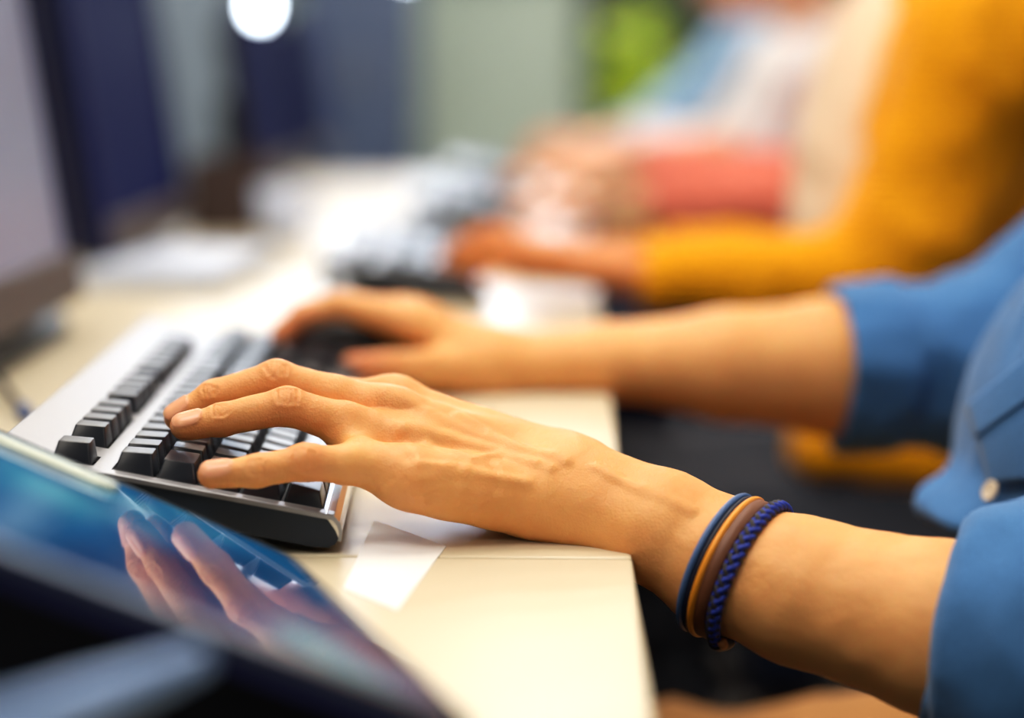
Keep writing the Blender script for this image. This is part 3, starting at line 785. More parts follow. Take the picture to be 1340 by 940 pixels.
def hair_sdf(P, hp, long=0.0):
    c, f, s, u = hp; A = [f, s, u]
    d = ell(P, c + u * .036 - f * .018, (.107, .088, .1), A)
    d = smin(d, ell(P, c - f * .05 - u * .02, (.06, .075, .07), A), .03)
    if long:
        d = smin(d, econe(P, c - f * .06, c - f * .07 - u * long, (.04, .075), (.025, .05), f), .04)
    cut = (P - (c + f * .052 + u * .055)) @ unit(f * .86 - u * .5)
    d = smax(d, cut, .012)
    side = (P - (c + f * .03)) @ f
    low = np.minimum(-(P - (c + u * .01)) @ u * 1.0, 1e9)
    return smax(d, np.minimum(side, low), .01)
def wrinkle(V, N, sc, amp, seed, stretch=(1, 1, 1)):
    q = V * np.asarray(stretch) * sc
    w = 1 - np.abs(vnoise(q, seed)) * 2
    w2 = vnoise(q * 2.3 + 7, seed + 3)
    return V + N * (amp * w + amp * .4 * w2)[:, None]
def iso_obj(name, f, lo, hi, h, m, parent, wr=None):
    V, Q = isosurface(f, lo, hi, h)
    if wr:
        N = grad(f, V, h * .5)
        for w in wr: V = wrinkle(V, N, *w)
    return np_mesh(name, V, Q, m, parent)
def bounds(pts, pad):
    p = np.array(pts); return p.min(0) - pad, p.max(0) + pad
def make_eyes(hp, root):
    c, f, s, u = hp
    for k in (-1, 1):
        bm = bmesh.new(); bmesh.ops.create_uvsphere(bm, u_segments=16, v_segments=10, radius=.0115)
        bmesh.ops.translate(bm, verts=bm.verts, vec=Vector(c + f * .078 + s * .033 * k + u * .012))
        o = obj('eye', bm, [M['eye'], M['hair2']], root, True)
        for p in o.data.polygons:
            if unit(np.array(p.center) - (c + f * .078 + s * .033 * k + u * .012)) @ f > .88: p.material_index = 1
def legs_sdf(P, pel, kn, an, grow=0.0):
    d = ell(P, np.asarray(pel) + [0, 0, -.02], (.15 + grow, .185 + grow, .11 + grow))
    for sgn, k, a in zip((-1, 1), kn, an):
        hip = np.asarray(pel) + [-.03, .095 * sgn, -.03]
        d = smin(d, smin(cone(P, hip, k, .085 + grow, .062 + grow), cone(P, k, a, .06 + grow, .042 + grow), .03), .04)
    return d
def make_person(label, p, skin, top, trousers, hairm, voxel=.0045, long=.0, group=None, extra_top=None):
    """p: joints of the seated person; both arms given as shoulder, elbow, wrist; hands as bones"""
    root = empty('person', (p['pel'][0], p['pel'][1], FLOOR)); tag(root, label, 'person', group)
    off = np.array([p['pel'][0], p['pel'][1], FLOOR])
    hp = head_parts(p['head'], p['face']); pel, chest, neck = (np.asarray(p[k], float) for k in ('pel', 'chest', 'neck'))
    kn, an = p['knees'], p['ankles']
    def limb(P, grow=0.0, upto=None):
        d = econe(P, pel, chest, (.105 + grow, .16 + grow), (.11 + grow, .175 + grow), (1, 0, 0))
        for sh, el, wr, hb, cuff in p['arms']:
            d = smin(d, cone(P, chest + [0, 0, .08], sh, .075 + grow, .06 + grow), .06)
            d = smin(d, cone(P, sh, el, .054 + grow, .043 + grow), .03)
        return d
    def body(P):
        d = limb(P); d = smin(d, cone(P, chest, neck, .1, .055), .05)
        d = smin(d, cone(P, neck - [0, 0, .03], hp[0] - hp[3] * .03 - hp[1] * .02, .056, .055), .03)
        d = smin(d, head_sdf(P, hp), .02)
        d = smin(d, legs_sdf(P, pel, kn, an), .03)
        for sh, el, wr, hb, cuff in p['arms']:
            el, wr = np.asarray(el), np.asarray(wr)
            fa = econe(P, el, wr, (.042, .044), (.02, .028), hb['n']) if hb else None
            if fa is not None: d = smin(d, smin(fa, hand_sdf(P, hb), .012), .012)
        for a in an:
            d = smin(d, econe(P, np.asarray(a) + [0, 0, -.02], np.asarray(a) + [-.14, 0, -.052], (.035, .035), (.022, .035), (0, 0, 1)), .02)
        return d
    pts = [pel, chest, hp[0]] + list(kn) + list(an) + [x for a in p['arms'] for x in a[:3]] + [q for a in p['arms'] if a[3] for c in a[3]['ch'] for q in c[0]]
    lo, hi = bounds(pts, .2); lo[2] = FLOOR - .01
    V, Q = isosurface(body, lo, hi, voxel)
    o = np_mesh('body', V - off, Q, skin, root)
    fattr(o, 'nail', np.zeros(len(V))); fattr(o, 'flush', np.zeros(len(V)))
    # clothes
    def shirt(P):
        d = limb(P, .016)
        d = smin(d, cone(P, chest, neck - [0, 0, .02], .11, .07), .05)
        for sh, el, wr, hb, cuff in p['arms']:
            el, wr = np.asarray(el), np.asarray(wr)
            if cuff is not None:
                e = el + (wr - el) * cuff
                s = smax(cone(P, el, el + (wr - el) * min(1, cuff + .3), p.get('sl', (.058, .045))[0], p.get('sl', (.058, .045))[1]), (P - e) @ unit(wr - el), .004)
                d = smin(d, s, .03)
            else: pass
        d = smax(d, -(P[:, 2] - (pel[2] - .1)), .01)
        return smax(d, cone(P, neck - [0, 0, .0], neck + [0, 0, .2], .062, .09) * -1, .01)
    lo, hi = bounds([pel, chest, neck] + [x for a in p['arms'] for x in a[:3]], .16)
    iso_obj('shirt' if not p.get('topname') else p['topname'], shirt, lo, hi, .006, top, root, [(16, .006, 3, (1, 1, .5)), (40, .002, 9, (1, 1, .4))]).location = -off
    if extra_top: extra_top(root, off, shirt)
    def trou(P): return smax(smax(legs_sdf(P, pel, kn, an, .014), (P[:, 2] - (pel[2] + .06)), .01), -(P[:, 2] - (FLOOR + .1)), .004)
    lo, hi = bounds([pel] + list(kn) + list(an), .22)
    iso_obj('trousers', trou, lo, hi, .008, trousers, root, [(14, .006, 5)]).location = -off
    for a in an:
        a = np.asarray(a, float)
        def shoe(P): return smax(smin(econe(P, a + [.03, 0, -.035], a + [-.15, 0, -.05], (.048, .043), (.03, .044), (0, 0, 1)), cone(P, a, a + [0, 0, .02], .05, .05), .02), -(P[:, 2] - (FLOOR + .001)), .004)
        lo, hi = bounds([a, a + [-.15, 0, 0]], .08)
        iso_obj('shoe', shoe, lo, hi, .006, M['shoe'], root).location = -off
    c, f, s, u = hp
    lo, hi = bounds([c, c - u * long - f * .08], .15)
    iso_obj('hair', lambda P: hair_sdf(P, hp, long), lo, hi, .005, hairm, root, [(60, .003, 8, (1, 1, .3))]).location = -off
    n0 = len(root.children)
    make_eyes(hp, root)
    for ch in root.children:
        if ch.name.startswith('eye'): ch.location = -off
    return root, off

# ------------------------------------------------------------------ the person in denim: near (left) arm in full detail
def J(*a): return at(a[0], a[1], Y=a[2])
FING = {
 'ring':   ([J(241, 559, .825), J(292, 549, .828), J(376, 532, .832), J(452, 555, .834), J(540, 584, .836)], [.0062, .0074, .0088, .0098, .0115]),
 'middle': ([J(232, 546, .850), J(280, 519, .852), J(362, 498, .855), J(440, 520, .855), J(512, 540, .853)], [.0063, .0076, .0092, .0098, .0112]),
 'index':  ([J(262, 553, .872), J(302, 537, .878), J(392, 514, .882), J(455, 520, .88), J(516, 522, .876)], [.0062, .0072, .0086, .0092, .0100]),
 'pinky':  ([J(277, 622, .785), J(335, 617, .788), J(399, 605, .795), J(452, 608, .803), J(525, 620, .813)], [.0060, 0.0071, .0080, .0084, .0108]),
 'thumb':  ([J(492, 572, .898), J(545, 585, .896), J(605, 608, .887), J(690, 640, .868)], [.0078, .0094, .0108, .0125]),
}
DORS = {'ring': (.05, -.5, .85), 'middle': (.05, -.45, .88), 'index': (.05, -.25, .95), 'pinky': (0, -.62, .78)}
CARP = {'index': J(730, 600, .858), 'middle': J(735, 611, .850), 'ring': J(738, 637, .836), 'pinky': J(733, 661, .822)}
FARM = [(J(757, 645, .835), (.0225, .0285)), (J(865, 690, .818), (.0248, .029)), (J(945, 737, .806), (.0288, .031)), (J(1050, 774, .790), (.0318, .034)), (J(1235, 824, .765), (.0375, .039)), (J(1420, 872, .742), (.041, .043))]
NAILS = {}
def nail_setup():
    for k in ('ring', 'middle', 'pinky', 'index'):
        pts, rs = FING[k]; tip, dip = pts[0], pts[1]
        ax = unit(tip - dip); D = np.array(DORS[k]); D = unit(D - ax * (D @ ax)); S = np.cross(ax, D)
        NAILS[k] = (tip - ax * .0022, ax, D, S, rs[0])
nail_setup()
def nail_region(P, k):
    c, ax, D, S, r = NAILS[k]; q = P - c
    a, b, n = q @ ax, q @ S, q @ D
    e = (np.abs(a / .0072) ** 3 + np.abs(b / .0050) ** 3) ** (1 / 3.)
    return (e - 1) * .005, n
TEND = []
def larm(P, tend=True):
    fore = None
    for (a, ra), (b, rb) in zip(FARM, FARM[1:]):
        e = econe(P, a, b, ra, rb, (0.1, -.25, 1)); fore = e if fore is None else smin(fore, e, .006)
    palm = None
    for k in ('index', 'middle', 'ring', 'pinky'):
        e = cone(P, FING[k][0][4], CARP[k], FING[k][1][4] * .98, .0125)
        palm = e if palm is None else smin(palm, e, .009)
    palm = smin(palm, cone(P, J(545, 632, .808), J(682, 655, .822), .0135, .0158), .010)
    palm = smin(palm, cone(P, J(560, 600, .85), J(690, 640, .85), .016, .02), .012)
    palm = smin(palm, cone(P, J(455, 579, .832), J(470, 592, .816), .0062, .0070), .012)
    thumb = chain(P, FING['thumb'][0], FING['thumb'][1])
    palm = smin(palm, thumb, .012)
    d = smin(palm, fore, .018)
    base = d
    if tend and TEND:
        for pts, r in TEND:
            base = smin(base, chain(P, pts, [r] * len(pts)), .004)
    d = base
    for k in ('index', 'middle', 'ring', 'pinky'):
        pts, rs = FING[k]
        c = chain(P, pts, rs, .0035)
        if k in NAILS:
            reg, n = nail_region(P, k)
            c = np.where(n > 0, np.minimum(c, smax(c - .0008, reg, .0004)), c)
            # pad: flatten the dorsal side of the nail bed a little
        d = np.minimum(d, smin(c, base, .010))
    return d
def setup_tendons():
    t = [([(506, 512), (560, 540), (640, 574), (720, 596)], .0026), ([(528, 560), (590, 574), (660, 592), (720, 612)], .0020),
         ([(548, 606), (610, 616), (690, 632)], .0016), ([(600, 545), (640, 566), (690, 590), (740, 604)], .0016),
         ([(560, 585), (620, 600), (655, 596), (700, 606)], .0013), ([(780, 612), (840, 640), (905, 668)], .0016)]
    f0 = lambda P: larm(P, False)
    out = []
    for pl, r in t:
        pts = []
        for u, v in pl:
            q = cast(f0, u, v)
            if q is not None: pts.append(q - grad(f0, q[None])[0] * r * .84)
        if len(pts) > 1: out.append((pts, r))
    TEND.extend(out)
setup_tendons()
def arcs(x, y, n, step, hl, lean=0.0, bow=3.0):
    out = []
    for i in range(n):
        o = (i - (n - 1) / 2.0) * step; j = random.uniform(-1, 1)
        h = hl * (1 - .12 * abs(i - (n - 1) / 2.0)) * random.uniform(.7, 1)
        out.append([(x + o + lean * t * h + bow * (o / (step * n)) * (1 - t * t) + j * .8 * t + random.uniform(-.8, .8), y + t * h + random.uniform(-1, 1)) for t in (-1, -.5, 0, .5, 1)])
    return out
CREASES = []   # (list of lines in the frame, width m, depth m)
CREASES.append((arcs(376, 519, 5, 6, 12, .05), .0009, .00055))
CREASES.append((arcs(361, 484, 5, 6, 10, .05), .0009, .00042))
CREASES.append((arcs(287, 537, 4, 5, 9, .15), .0008, .00045))
CREASES.append((arcs(274, 511, 4, 5, 8, .15), .0008, .00045))
CREASES.append((arcs(398, 601, 5, 6, 15, -.05), .0009, .00042))
CREASES.append((arcs(334, 612, 4, 5, 12, -.05), .0009, .00042))
CREASES.append(([[(462, 643), (472, 637), (486, 630)], [(477, 650), (494, 641), (513, 628)], [(497, 655), (520, 640), (530, 628)],
                 [(545, 680), (549, 668), (548, 655)], [(606, 692), (613, 676), (620, 664)], [(620, 692), (626, 676), (636, 664)],
                 [(662, 699), (664, 684), (669, 664)]], .0012, .00026))
CREASES.append(([[(520, 590), (545, 600), (575, 603)], [(530, 600), (560, 612), (600, 614)], [(545, 640), (575, 632), (600, 630)], [(560, 655), (590, 645)], [(586, 575), (600, 590), (622, 598)], [(640, 600), (650, 620), (652, 640)]], .0022, .0003))
def build_left_arm():
    f = lambda P: larm(P)
    pts = [p for k in FING for p in FING[k][0]] + [a for a, r in FARM]
    lo, hi = bounds(pts, .046); lo[0] += .03; lo[1] += .0; hi[2] -= .015
    V, Q = isosurface(f, lo, hi, .00078)
    N = grad(f, V)
    nail = np.zeros(len(V)); flush = np.zeros(len(V))
    for k in NAILS:
        reg, n = nail_region(V, k)
        nail = np.maximum(nail, np.clip(-reg / .0006 + .4, 0, 1) * (n > .002))
    front = V[:, 0] < .12
    for lines, w, dep in CREASES:
        for ln in lines:
            p3 = [cast(f, u, v) for u, v in ln]
            p3 = [p for p in p3 if p is not None]
            if len(p3) < 2: continue
            sel = np.where(front & (np.abs(V - p3[len(p3) // 2]).max(1) < .04))[0]
            if not len(sel): continue
            d = seg_dist(V[sel], p3)
            g = np.exp(-(d / w) ** 2) - .35 * np.exp(-((d - 2.1 * w) / (1.2 * w)) ** 2)
            V[sel] -= N[sel] * (dep * g)[:, None]
    for k in ('ring', 'middle', 'index', 'pinky'):
        p = FING[k][0]
        for c, r, a in ((p[0], .010, .55), (p[1], .008, .4), (p[2], .010, .55), (p[4], .013, .25)):
            flush = np.maximum(flush, a * np.exp(-((V - c) ** 2).sum(1) / (r * r * 1.3)))
    # slow unevenness
    V += N * (vnoise(V * 90, 2) * .0004 + vnoise(V * 260, 5) * .00012)[:, None] * (1 - nail)[:, None]
    return V, Q, nail, flush

# far (right) hand of the same person, on the number pad
RF = [([J(368, 440, 1.205), J(392, 416, 1.21), J(440, 401, 1.215), J(545, 424, 1.222)], [.0068, .008, .0092, .0112]),
      ([J(366, 436, 1.232), J(396, 410, 1.236), J(446, 398, 1.24), J(552, 418, 1.243)], [.0068, .008, .0093, .0112]),
      ([J(376, 436, 1.26), J(404, 412, 1.262), J(450, 402, 1.263), J(556, 420, 1.262)], [.0066, .0078, .009, .011]),
      ([J(410, 436, 1.284), J(436, 420, 1.284), J(472, 412, 1.282), J(560, 428, 1.278)], [.006, .007, .008, .0105]),
      ([J(462, 480, 1.176), J(505, 479, 1.182), J(556, 480, 1.192), J(630, 484, 1.215)], [.0085, .0098, .0112, .014])]
RW = J(655, 474, 1.235)
RFARM = [(RW, (.0195, .028)), (J(800, 473, 1.238), (.0252, .033)), (J(950, 478, 1.24), (.038, .041)), (J(1085, 480, 1.242), (.046, .047)), (J(1335, 476, 1.245), (.048, .049))]
def rarm(P):
    fore = None
    for (a, ra), (b, rb) in zip(RFARM, RFARM[1:]):
        e = econe(P, a, b, ra, rb, (0, 0, 1)); fore = e if fore is None else smin(fore, e, .008)
    palm = econe(P, RW + unit(RF[1][0][3] - RW) * .01, (RF[0][0][3] + RF[2][0][3]) / 2, (.0185, .028), (.013, .036), (0, 0, 1))
    palm = smin(palm, cone(P, J(570, 492, 1.215), J(640, 490, 1.225), .0135, .017), .014)
    d = smin(palm, fore, .02)
    for pts, rs in RF: d = np.minimum(d, smin(chain(P, pts, rs), palm, .012))
    return d

def build_denim_person():
    pel = np.array([.50, 1.02, -.24]); chest = np.array([.47, 1.015, .11]); neck = np.array([.50, 1.01, .30])
    shL = np.array([.48, .83, .20]); shR = np.array([.54, 1.21, .22])
    elL = FARM[-1][0]; elR = RFARM[-1][0]
    hp = head_parts((.455, 1.01, .46), (-.92, -.05, -.38))
    kn = [np.array([.06, .90, -.30]), np.array([.07, 1.17, -.295])]; an = [np.array([.10, .90, -.655]), np.array([.10, 1.16, -.655])]
    root = empty('person', (pel[0], pel[1], FLOOR)); off = np.array([pel[0], pel[1], FLOOR])
    tag(root, 'person in blue denim shirt typing, wearing cord bracelets on the near wrist', 'person')
    def core(P, g=0.0):
        d = econe(P, pel, chest, (.10 + g, .15 + g), (.105 + g, .17 + g), (1, 0, 0))
        for sh, el in ((shL, elL), (shR, elR)):
            d = smin(d, cone(P, chest + [.02, 0, .08], sh, .07 + g, .058 + g), .06)
            d = smin(d, cone(P, sh, el, .054 + g, .044 + g * .7), .03)
        return d
    def body(P):
        d = smin(core(P), cone(P, chest, neck, .1, .055), .05)
        d = smin(d, cone(P, neck - [0, 0, .03], hp[0] - hp[3] * .03 - hp[1] * .02, .056, .055), .03)
        d = smin(d, head_sdf(P, hp), .02); d = smin(d, legs_sdf(P, pel, kn, an), .03)
        for a in an: d = smin(d, econe(P, a + [0, 0, -.02], a + [-.14, 0, -.052], (.035, .035), (.022, .035), (0, 0, 1)), .02)
        return d
    lo, hi = bounds([pel, chest, hp[0], shL, shR, elL, elR] + kn + an, .2); lo[2] = FLOOR - .01
    V1, Q1 = isosurface(body, lo, hi, .0048)
    V2, Q2, nail, flush = build_left_arm()
    lo, hi = bounds([p for c in RF for p in c[0]] + [a for a, r in RFARM], .055)
    V3, Q3 = isosurface(rarm, lo, hi, .0016)
    fl3 = np.zeros(len(V3))
    for pts, rs in RF:
        for c in pts[:1]: fl3 = np.maximum(fl3, .9 * np.exp(-((V3 - c) ** 2).sum(1) / .03 ** 2))
    V = np.concatenate([V1, V2, V3]); Q = np.concatenate([Q1, Q2 + len(V1), Q3 + len(V1) + len(V2)])
    o = np_mesh('body', V - off, Q, M['skin'], root)
    z1, z3 = np.zeros(len(V1)), np.zeros(len(V3))
    fattr(o, 'nail', np.concatenate([z1, nail, z3])); fattr(o, 'flush', np.concatenate([z1, flush, fl3]))
    # ---- shirt
    eL, eR = J(1262, 830, .762), J(1112, 481, 1.242)
    def shirt(P):
        d = core(P, .02)
        d = smin(d, ell(P, (.352, 1.0, .0), (.098, .16, .13)), .06)
        d = smin(d, ell(P, J(1285, 668, .985), (.034, .055, .014)), .02)
        d = smin(d, cone(P, chest, neck - [0, 0, .02], .11, .075), .05)
        s = smax(cone(P, elL, J(1180, 808, .772), .052, .043), (P - eL) @ unit(J(1235, 824, .765) - elL), .002)
        d = smin(d, s, .03)
        s = smax(cone(P, elR, J(1050, 480, 1.242), .06, .053), (P - eR) @ unit(RFARM[3][0] - elR), .002)
        d = smin(d, s, .035)
        d = smax(d, -(P[:, 2] - (pel[2] - .09)), .01)
        return smax(d, -cone(P, neck, neck + [-.02, 0, .2], .066, .09), .01)
    lo, hi = bounds([pel, chest, neck, shL, shR, elL, elR, eL, eR, J(1200, 668, .985)], .13)
    V, Q = isosurface(shirt, lo, hi, .0034)
    N = grad(shirt, V, .002)
    # folds gather round both elbows and run down the front
    nearE = np.exp(-((V - elR) ** 2).sum(1) / .14 ** 2) + np.exp(-((V - elL) ** 2).sum(1) / .12 ** 2)
    q = V * [1, .4, .45] * 26
    w = (1 - 2 * np.abs(vnoise(q + [0, 0, 0], 4))) * .0035 + (1 - 2 * np.abs(vnoise(V * [18, 18, 18], 11))) * .006 * np.clip(nearE, 0, 1.2) + vnoise(V * 70, 6) * .0012
    V = V + N * w[:, None]
    sh = np_mesh('shirt', V - off, Q, M['denim'], root)
    def cuff(a, b, r0, r1, flare=0.0, up=(0, 0, 1), name='cuff'):
        ax = unit(b - a); U = np.array(up, float); U = unit(U - ax * (U @ ax)); W = np.cross(ax, U); n = 72
        prof = [(0.012, -.004), (.0, -.0035), (-.0012, .0), (0.0, .0032), (.006, .0042), (.016, .0036), (.028, .0040), (.036, .0036), (.040, .0010), (.040, -.004)]
        L = np.linalg.norm(b - a); bm = bmesh.new(); rings = []
        for s_, dr in prof:
            t = s_ / .040; ring = []
            for k in range(n):
                ph = 2 * PI * k / n
                wob = .0022 * math.sin(3 * ph + .6 + t) + .0012 * math.sin(7 * ph + 2 * t) + .0007 * math.sin(13 * ph)
                r = r0 + (r1 - r0) * t + dr + wob
                ring.append(bm.verts.new(a - off + ax * (L * t if t > 0 else s_) + ax * .002 * math.sin(2 * ph + 1) + (U * math.sin(ph) + W * math.cos(ph)) * r))
            rings.append(ring)
        for A, B in zip(rings, rings[1:]):
            for k in range(n): bm.faces.new((A[k], A[(k + 1) % n], B[(k + 1) % n], B[k]))
        o = obj(name, bm, M['denim'], sh, True)
        o.location = (0, 0, 0)
        s = o.modifiers.new('s', 'SUBSURF'); s.levels = 1; s.render_levels = 1
        return o
    cuff(J(1240, 822, .765), J(1345, 850, .752), .0425, .047, up=(0, -.2, 1))
    cuff(J(1094, 481, 1.242), J(1180, 480, 1.243), .0545, .058)
    # ---- pocket flap, placket and button laid on the shirt front
    def patch(name, quad, lift, nu=18, nv=14, m='denim', th=.0016):
        bm = bmesh.new(); q = np.array(quad, float); g = []
        for i in range(nu + 1):
            row = []
            for j in range(nv + 1):
                s_, t = i / nu, j / nv
                u, v = (1 - t) * ((1 - s_) * q[0] + s_ * q[1]) + t * ((1 - s_) * q[3] + s_ * q[2])
                p = cast(shirt, u, v, .7)
                row.append(None if p is None else bm.verts.new(p + grad(shirt, p[None], .002)[0] * (lift + .0035) - off))
            g.append(row)
        for i in range(nu):
            for j in range(nv):
                c = (g[i][j], g[i + 1][j], g[i + 1][j + 1], g[i][j + 1])
                if all(c): bm.faces.new(c)
        o = obj(name, bm, M[m], sh, True)
        s = o.modifiers.new('t', 'SOLIDIFY'); s.thickness = th; s.offset = 1
        return o
    patch('pocket', [(1292, 560), (1420, 470), (1420, 625), (1310, 632)], .003)
    patch('pocket_flap', [(1284, 535), (1420, 430), (1420, 490), (1296, 575)], .0045, m='denim')
    p = cast(shirt, 1315, 650, .7); n = grad(shirt, p[None], .003)[0]
    bm = add_lathe(bmesh.new(), [(.0001, .0), (.0052, 0), (.0058, .0008), (.0056, .002), (.0046, .0022), (.0040, .0016), (.0001, .0016)], n=24)
    for sx in (-1, 1):
        for sy in (-1, 1): add_lathe(bm, [(.0001, .0015), (.0007, .0015), (.0007, .0018), (.0001, .0018)], (sx * .0013, sy * .0013, 0), 8)
    b = obj('button', bm, M['button'], sh, True)
    b.location = Vector(p + n * .009 - off); b.rotation_euler = Vector(n).to_track_quat('Z', 'Y').to_euler()
    # ---- trousers, shoes, hair, eyes
    def trou(P): return smax(smax(legs_sdf(P, pel, kn, an, .016), (P[:, 2] - (pel[2] + .06)), .01), -(P[:, 2] - (FLOOR + .1)), .004)
    lo, hi = bounds([pel] + kn + an, .22)
    iso_obj('trousers', trou, lo, hi, .006, M['khaki'], root, [(13, .008, 5), (34, .002, 2)]).location = -off
    for a in an:
        def shoe(P): return smax(smin(econe(P, a + [.03, 0, -.035], a + [-.15, 0, -.05], (.048, .043), (.03, .044), (0, 0, 1)), cone(P, a, a + [0, 0, .02], .05, .05), .02), -(P[:, 2] - (FLOOR + .001)), .004)
        lo, hi = bounds([a, a + [-.15, 0, 0]], .08)
        iso_obj('shoe', shoe, lo, hi, .006, M['shoe'], root).location = -off
    lo, hi = bounds([hp[0]], .17)
    iso_obj('hair', lambda P: hair_sdf(P, hp), lo, hi, .005, M['hair'], root, [(60, .003, 8, (1, 1, .3))]).location = -off
    make_eyes(hp, root)
    for ch in root.children:
        if ch.name.startswith('eye'): ch.location = -off
    # ---- bracelets: rings that follow the forearm
    f = lambda P: larm(P)
    def ring(u, v, Y, clear, n=96, tilt=0.0):
        c = J(u, v, Y); ax = unit(FARM[3][0] - FARM[1][0]); ax = unit(ax + np.array([0, -.10, tilt]))
        U = unit(np.array([0, 0, 1]) - ax * ax[2]); W = np.cross(ax, U); out = []
        for k in range(n):
            d = U * math.cos(2 * PI * k / n) + W * math.sin(2 * PI * k / n); t = np.linspace(.012, .05, 120)
            s = f(c + t[:, None] * d); i = np.argmax(s > 0)
            out.append(c + d * (t[i] + clear))
        out = np.array(out); sm = out.copy()
        for _ in range(3): sm = (np.roll(sm, 1, 0) + sm * 2 + np.roll(sm, -1, 0)) / 4
        # hang a little low
        return sm + np.array([0, 0, -.0008]) * (1 - (sm - c) @ U / .03)[:, None], c
    def cord(name, rg, r, m, lab, cat='bracelet', flat=1.0):
        pts, c = rg; bm = add_tube(bmesh.new(), pts, r, 12, True)
        if flat != 1.0:
            pass
        for v_ in bm.verts: v_.co -= Vector(c)
        o = obj(name, bm, m, None, True); o.location = Vector(c)
        return tag(o, lab, cat, 'cord bracelets on the near wrist')
    cord('cord_bracelet', ring(939, 731, .807, .0012), .0016, M['cord_blue'], 'thin blue-grey leather cord bracelet nearest the hand on the near wrist')
    cord('cord_bracelet', ring(947, 735, .806, .0011), .0013, M['cord_navy'], 'thin dark navy cord bracelet between the blue-grey and amber cords')
    cord('cord_bracelet', ring(954, 738, .805, .0013), .0017, M['cord_orange'], 'thin amber orange leather cord bracelet on the near wrist')
    # flat brown strap
    pts, c = ring(965, 742, .803, .0004)
    axd = unit(FARM[3][0] - FARM[1][0]); bm = bmesh.new(); rr = []
    P_, fr = frames(pts, True)
    for i, p in enumerate(P_):
        o_ = unit((p - c) - axd * ((p - c) @ axd))
        rr.append([bm.verts.new(p - c + axd * a_ + o_ * b_) for a_, b_ in ((-.003, 0), (-.003, .0012), (-.0026, .0017), (.0026, .0017), (.003, .0012), (.003, 0))])
    for i in range(len(rr)):
        a_, b_ = rr[i], rr[(i + 1) % len(rr)]
        for k in range(6): bm.faces.new((a_[k], a_[(k + 1) % 6], b_[(k + 1) % 6], b_[k]))
    o = obj('strap_bracelet', bm, M['cord_brown'], None, True); o.location = Vector(c)
    tag(o, 'flat brown leather strap bracelet between the amber cord and the braid', 'bracelet', 'cord bracelets on the near wrist')
    # braid of four strands
    pts, c = ring(984, 749, .801, .0022, 220)
    root2 = empty('braided_bracelet', Vector(c)); tag(root2, 'thick braided blue and dark thread bracelet nearest the elbow', 'bracelet', 'cord bracelets on the near wrist')
    P_, fr = frames(pts, True); n = len(P_); bm = bmesh.new(); turns = 15
    for st in range(6):
        path = []; sg = 1 if st % 2 else -1
        for i, p in enumerate(P_):
            o_ = unit((p - c) - axd * ((p - c) @ axd)); ph = sg * 2 * PI * turns * i / n + st * PI / 3
            path.append(p - c + axd * math.sin(ph) * .0022 + o_ * (math.cos(ph) * .0009 + .0005 * math.cos(2 * ph + sg * .8)))
        add_tube(bm, path, .0013, 8, True, mi=st % 2)
    obj('braid', bm, [M['braid_blue'], M['braid_dark']], root2, True)
    k = int(np.argmin(pts[:, 2] + pts[:, 1] * .3)); i0 = [(k + j) % n for j in range(-9, 10)]
    bm = add_tube(bmesh.new(), [pts[i] - c for i in i0], .0036, 12); obj('clasp', bm, M['cord_navy'], root2, True)
    i1 = [(k + j) % n for j in range(-15, -9)]
    bm = add_tube(bmesh.new(), [pts[i] - c + axd * .004 for i in i1], .0022, 10); obj('knot', bm, M['tan'], root2, True)
    return root
DENIM = build_denim_person()
# ------------------------------------------------------------------ the other people along the row
def seated(sx, sy, head, face, arms, pel=None, chest=None, neck=None, thigh_z=-.27, **kw):
    pel = pel or (sx + .10, sy, -.22); chest = chest or (sx + .03, sy, .10); neck = neck or (sx + .03, sy, .30)
    kx = pel[0] - .42
    d = dict(pel=np.array(pel), chest=np.array(chest), neck=np.array(neck), head=np.array(head), face=face, arms=arms,
             knees=[np.array([kx, sy - .11, thigh_z]), np.array([kx, sy + .11, thigh_z])], ankles=[np.array([kx + .03, sy - .11, -.655]), np.array([kx + .03, sy + .11, -.655])])
    d.update(kw); return d
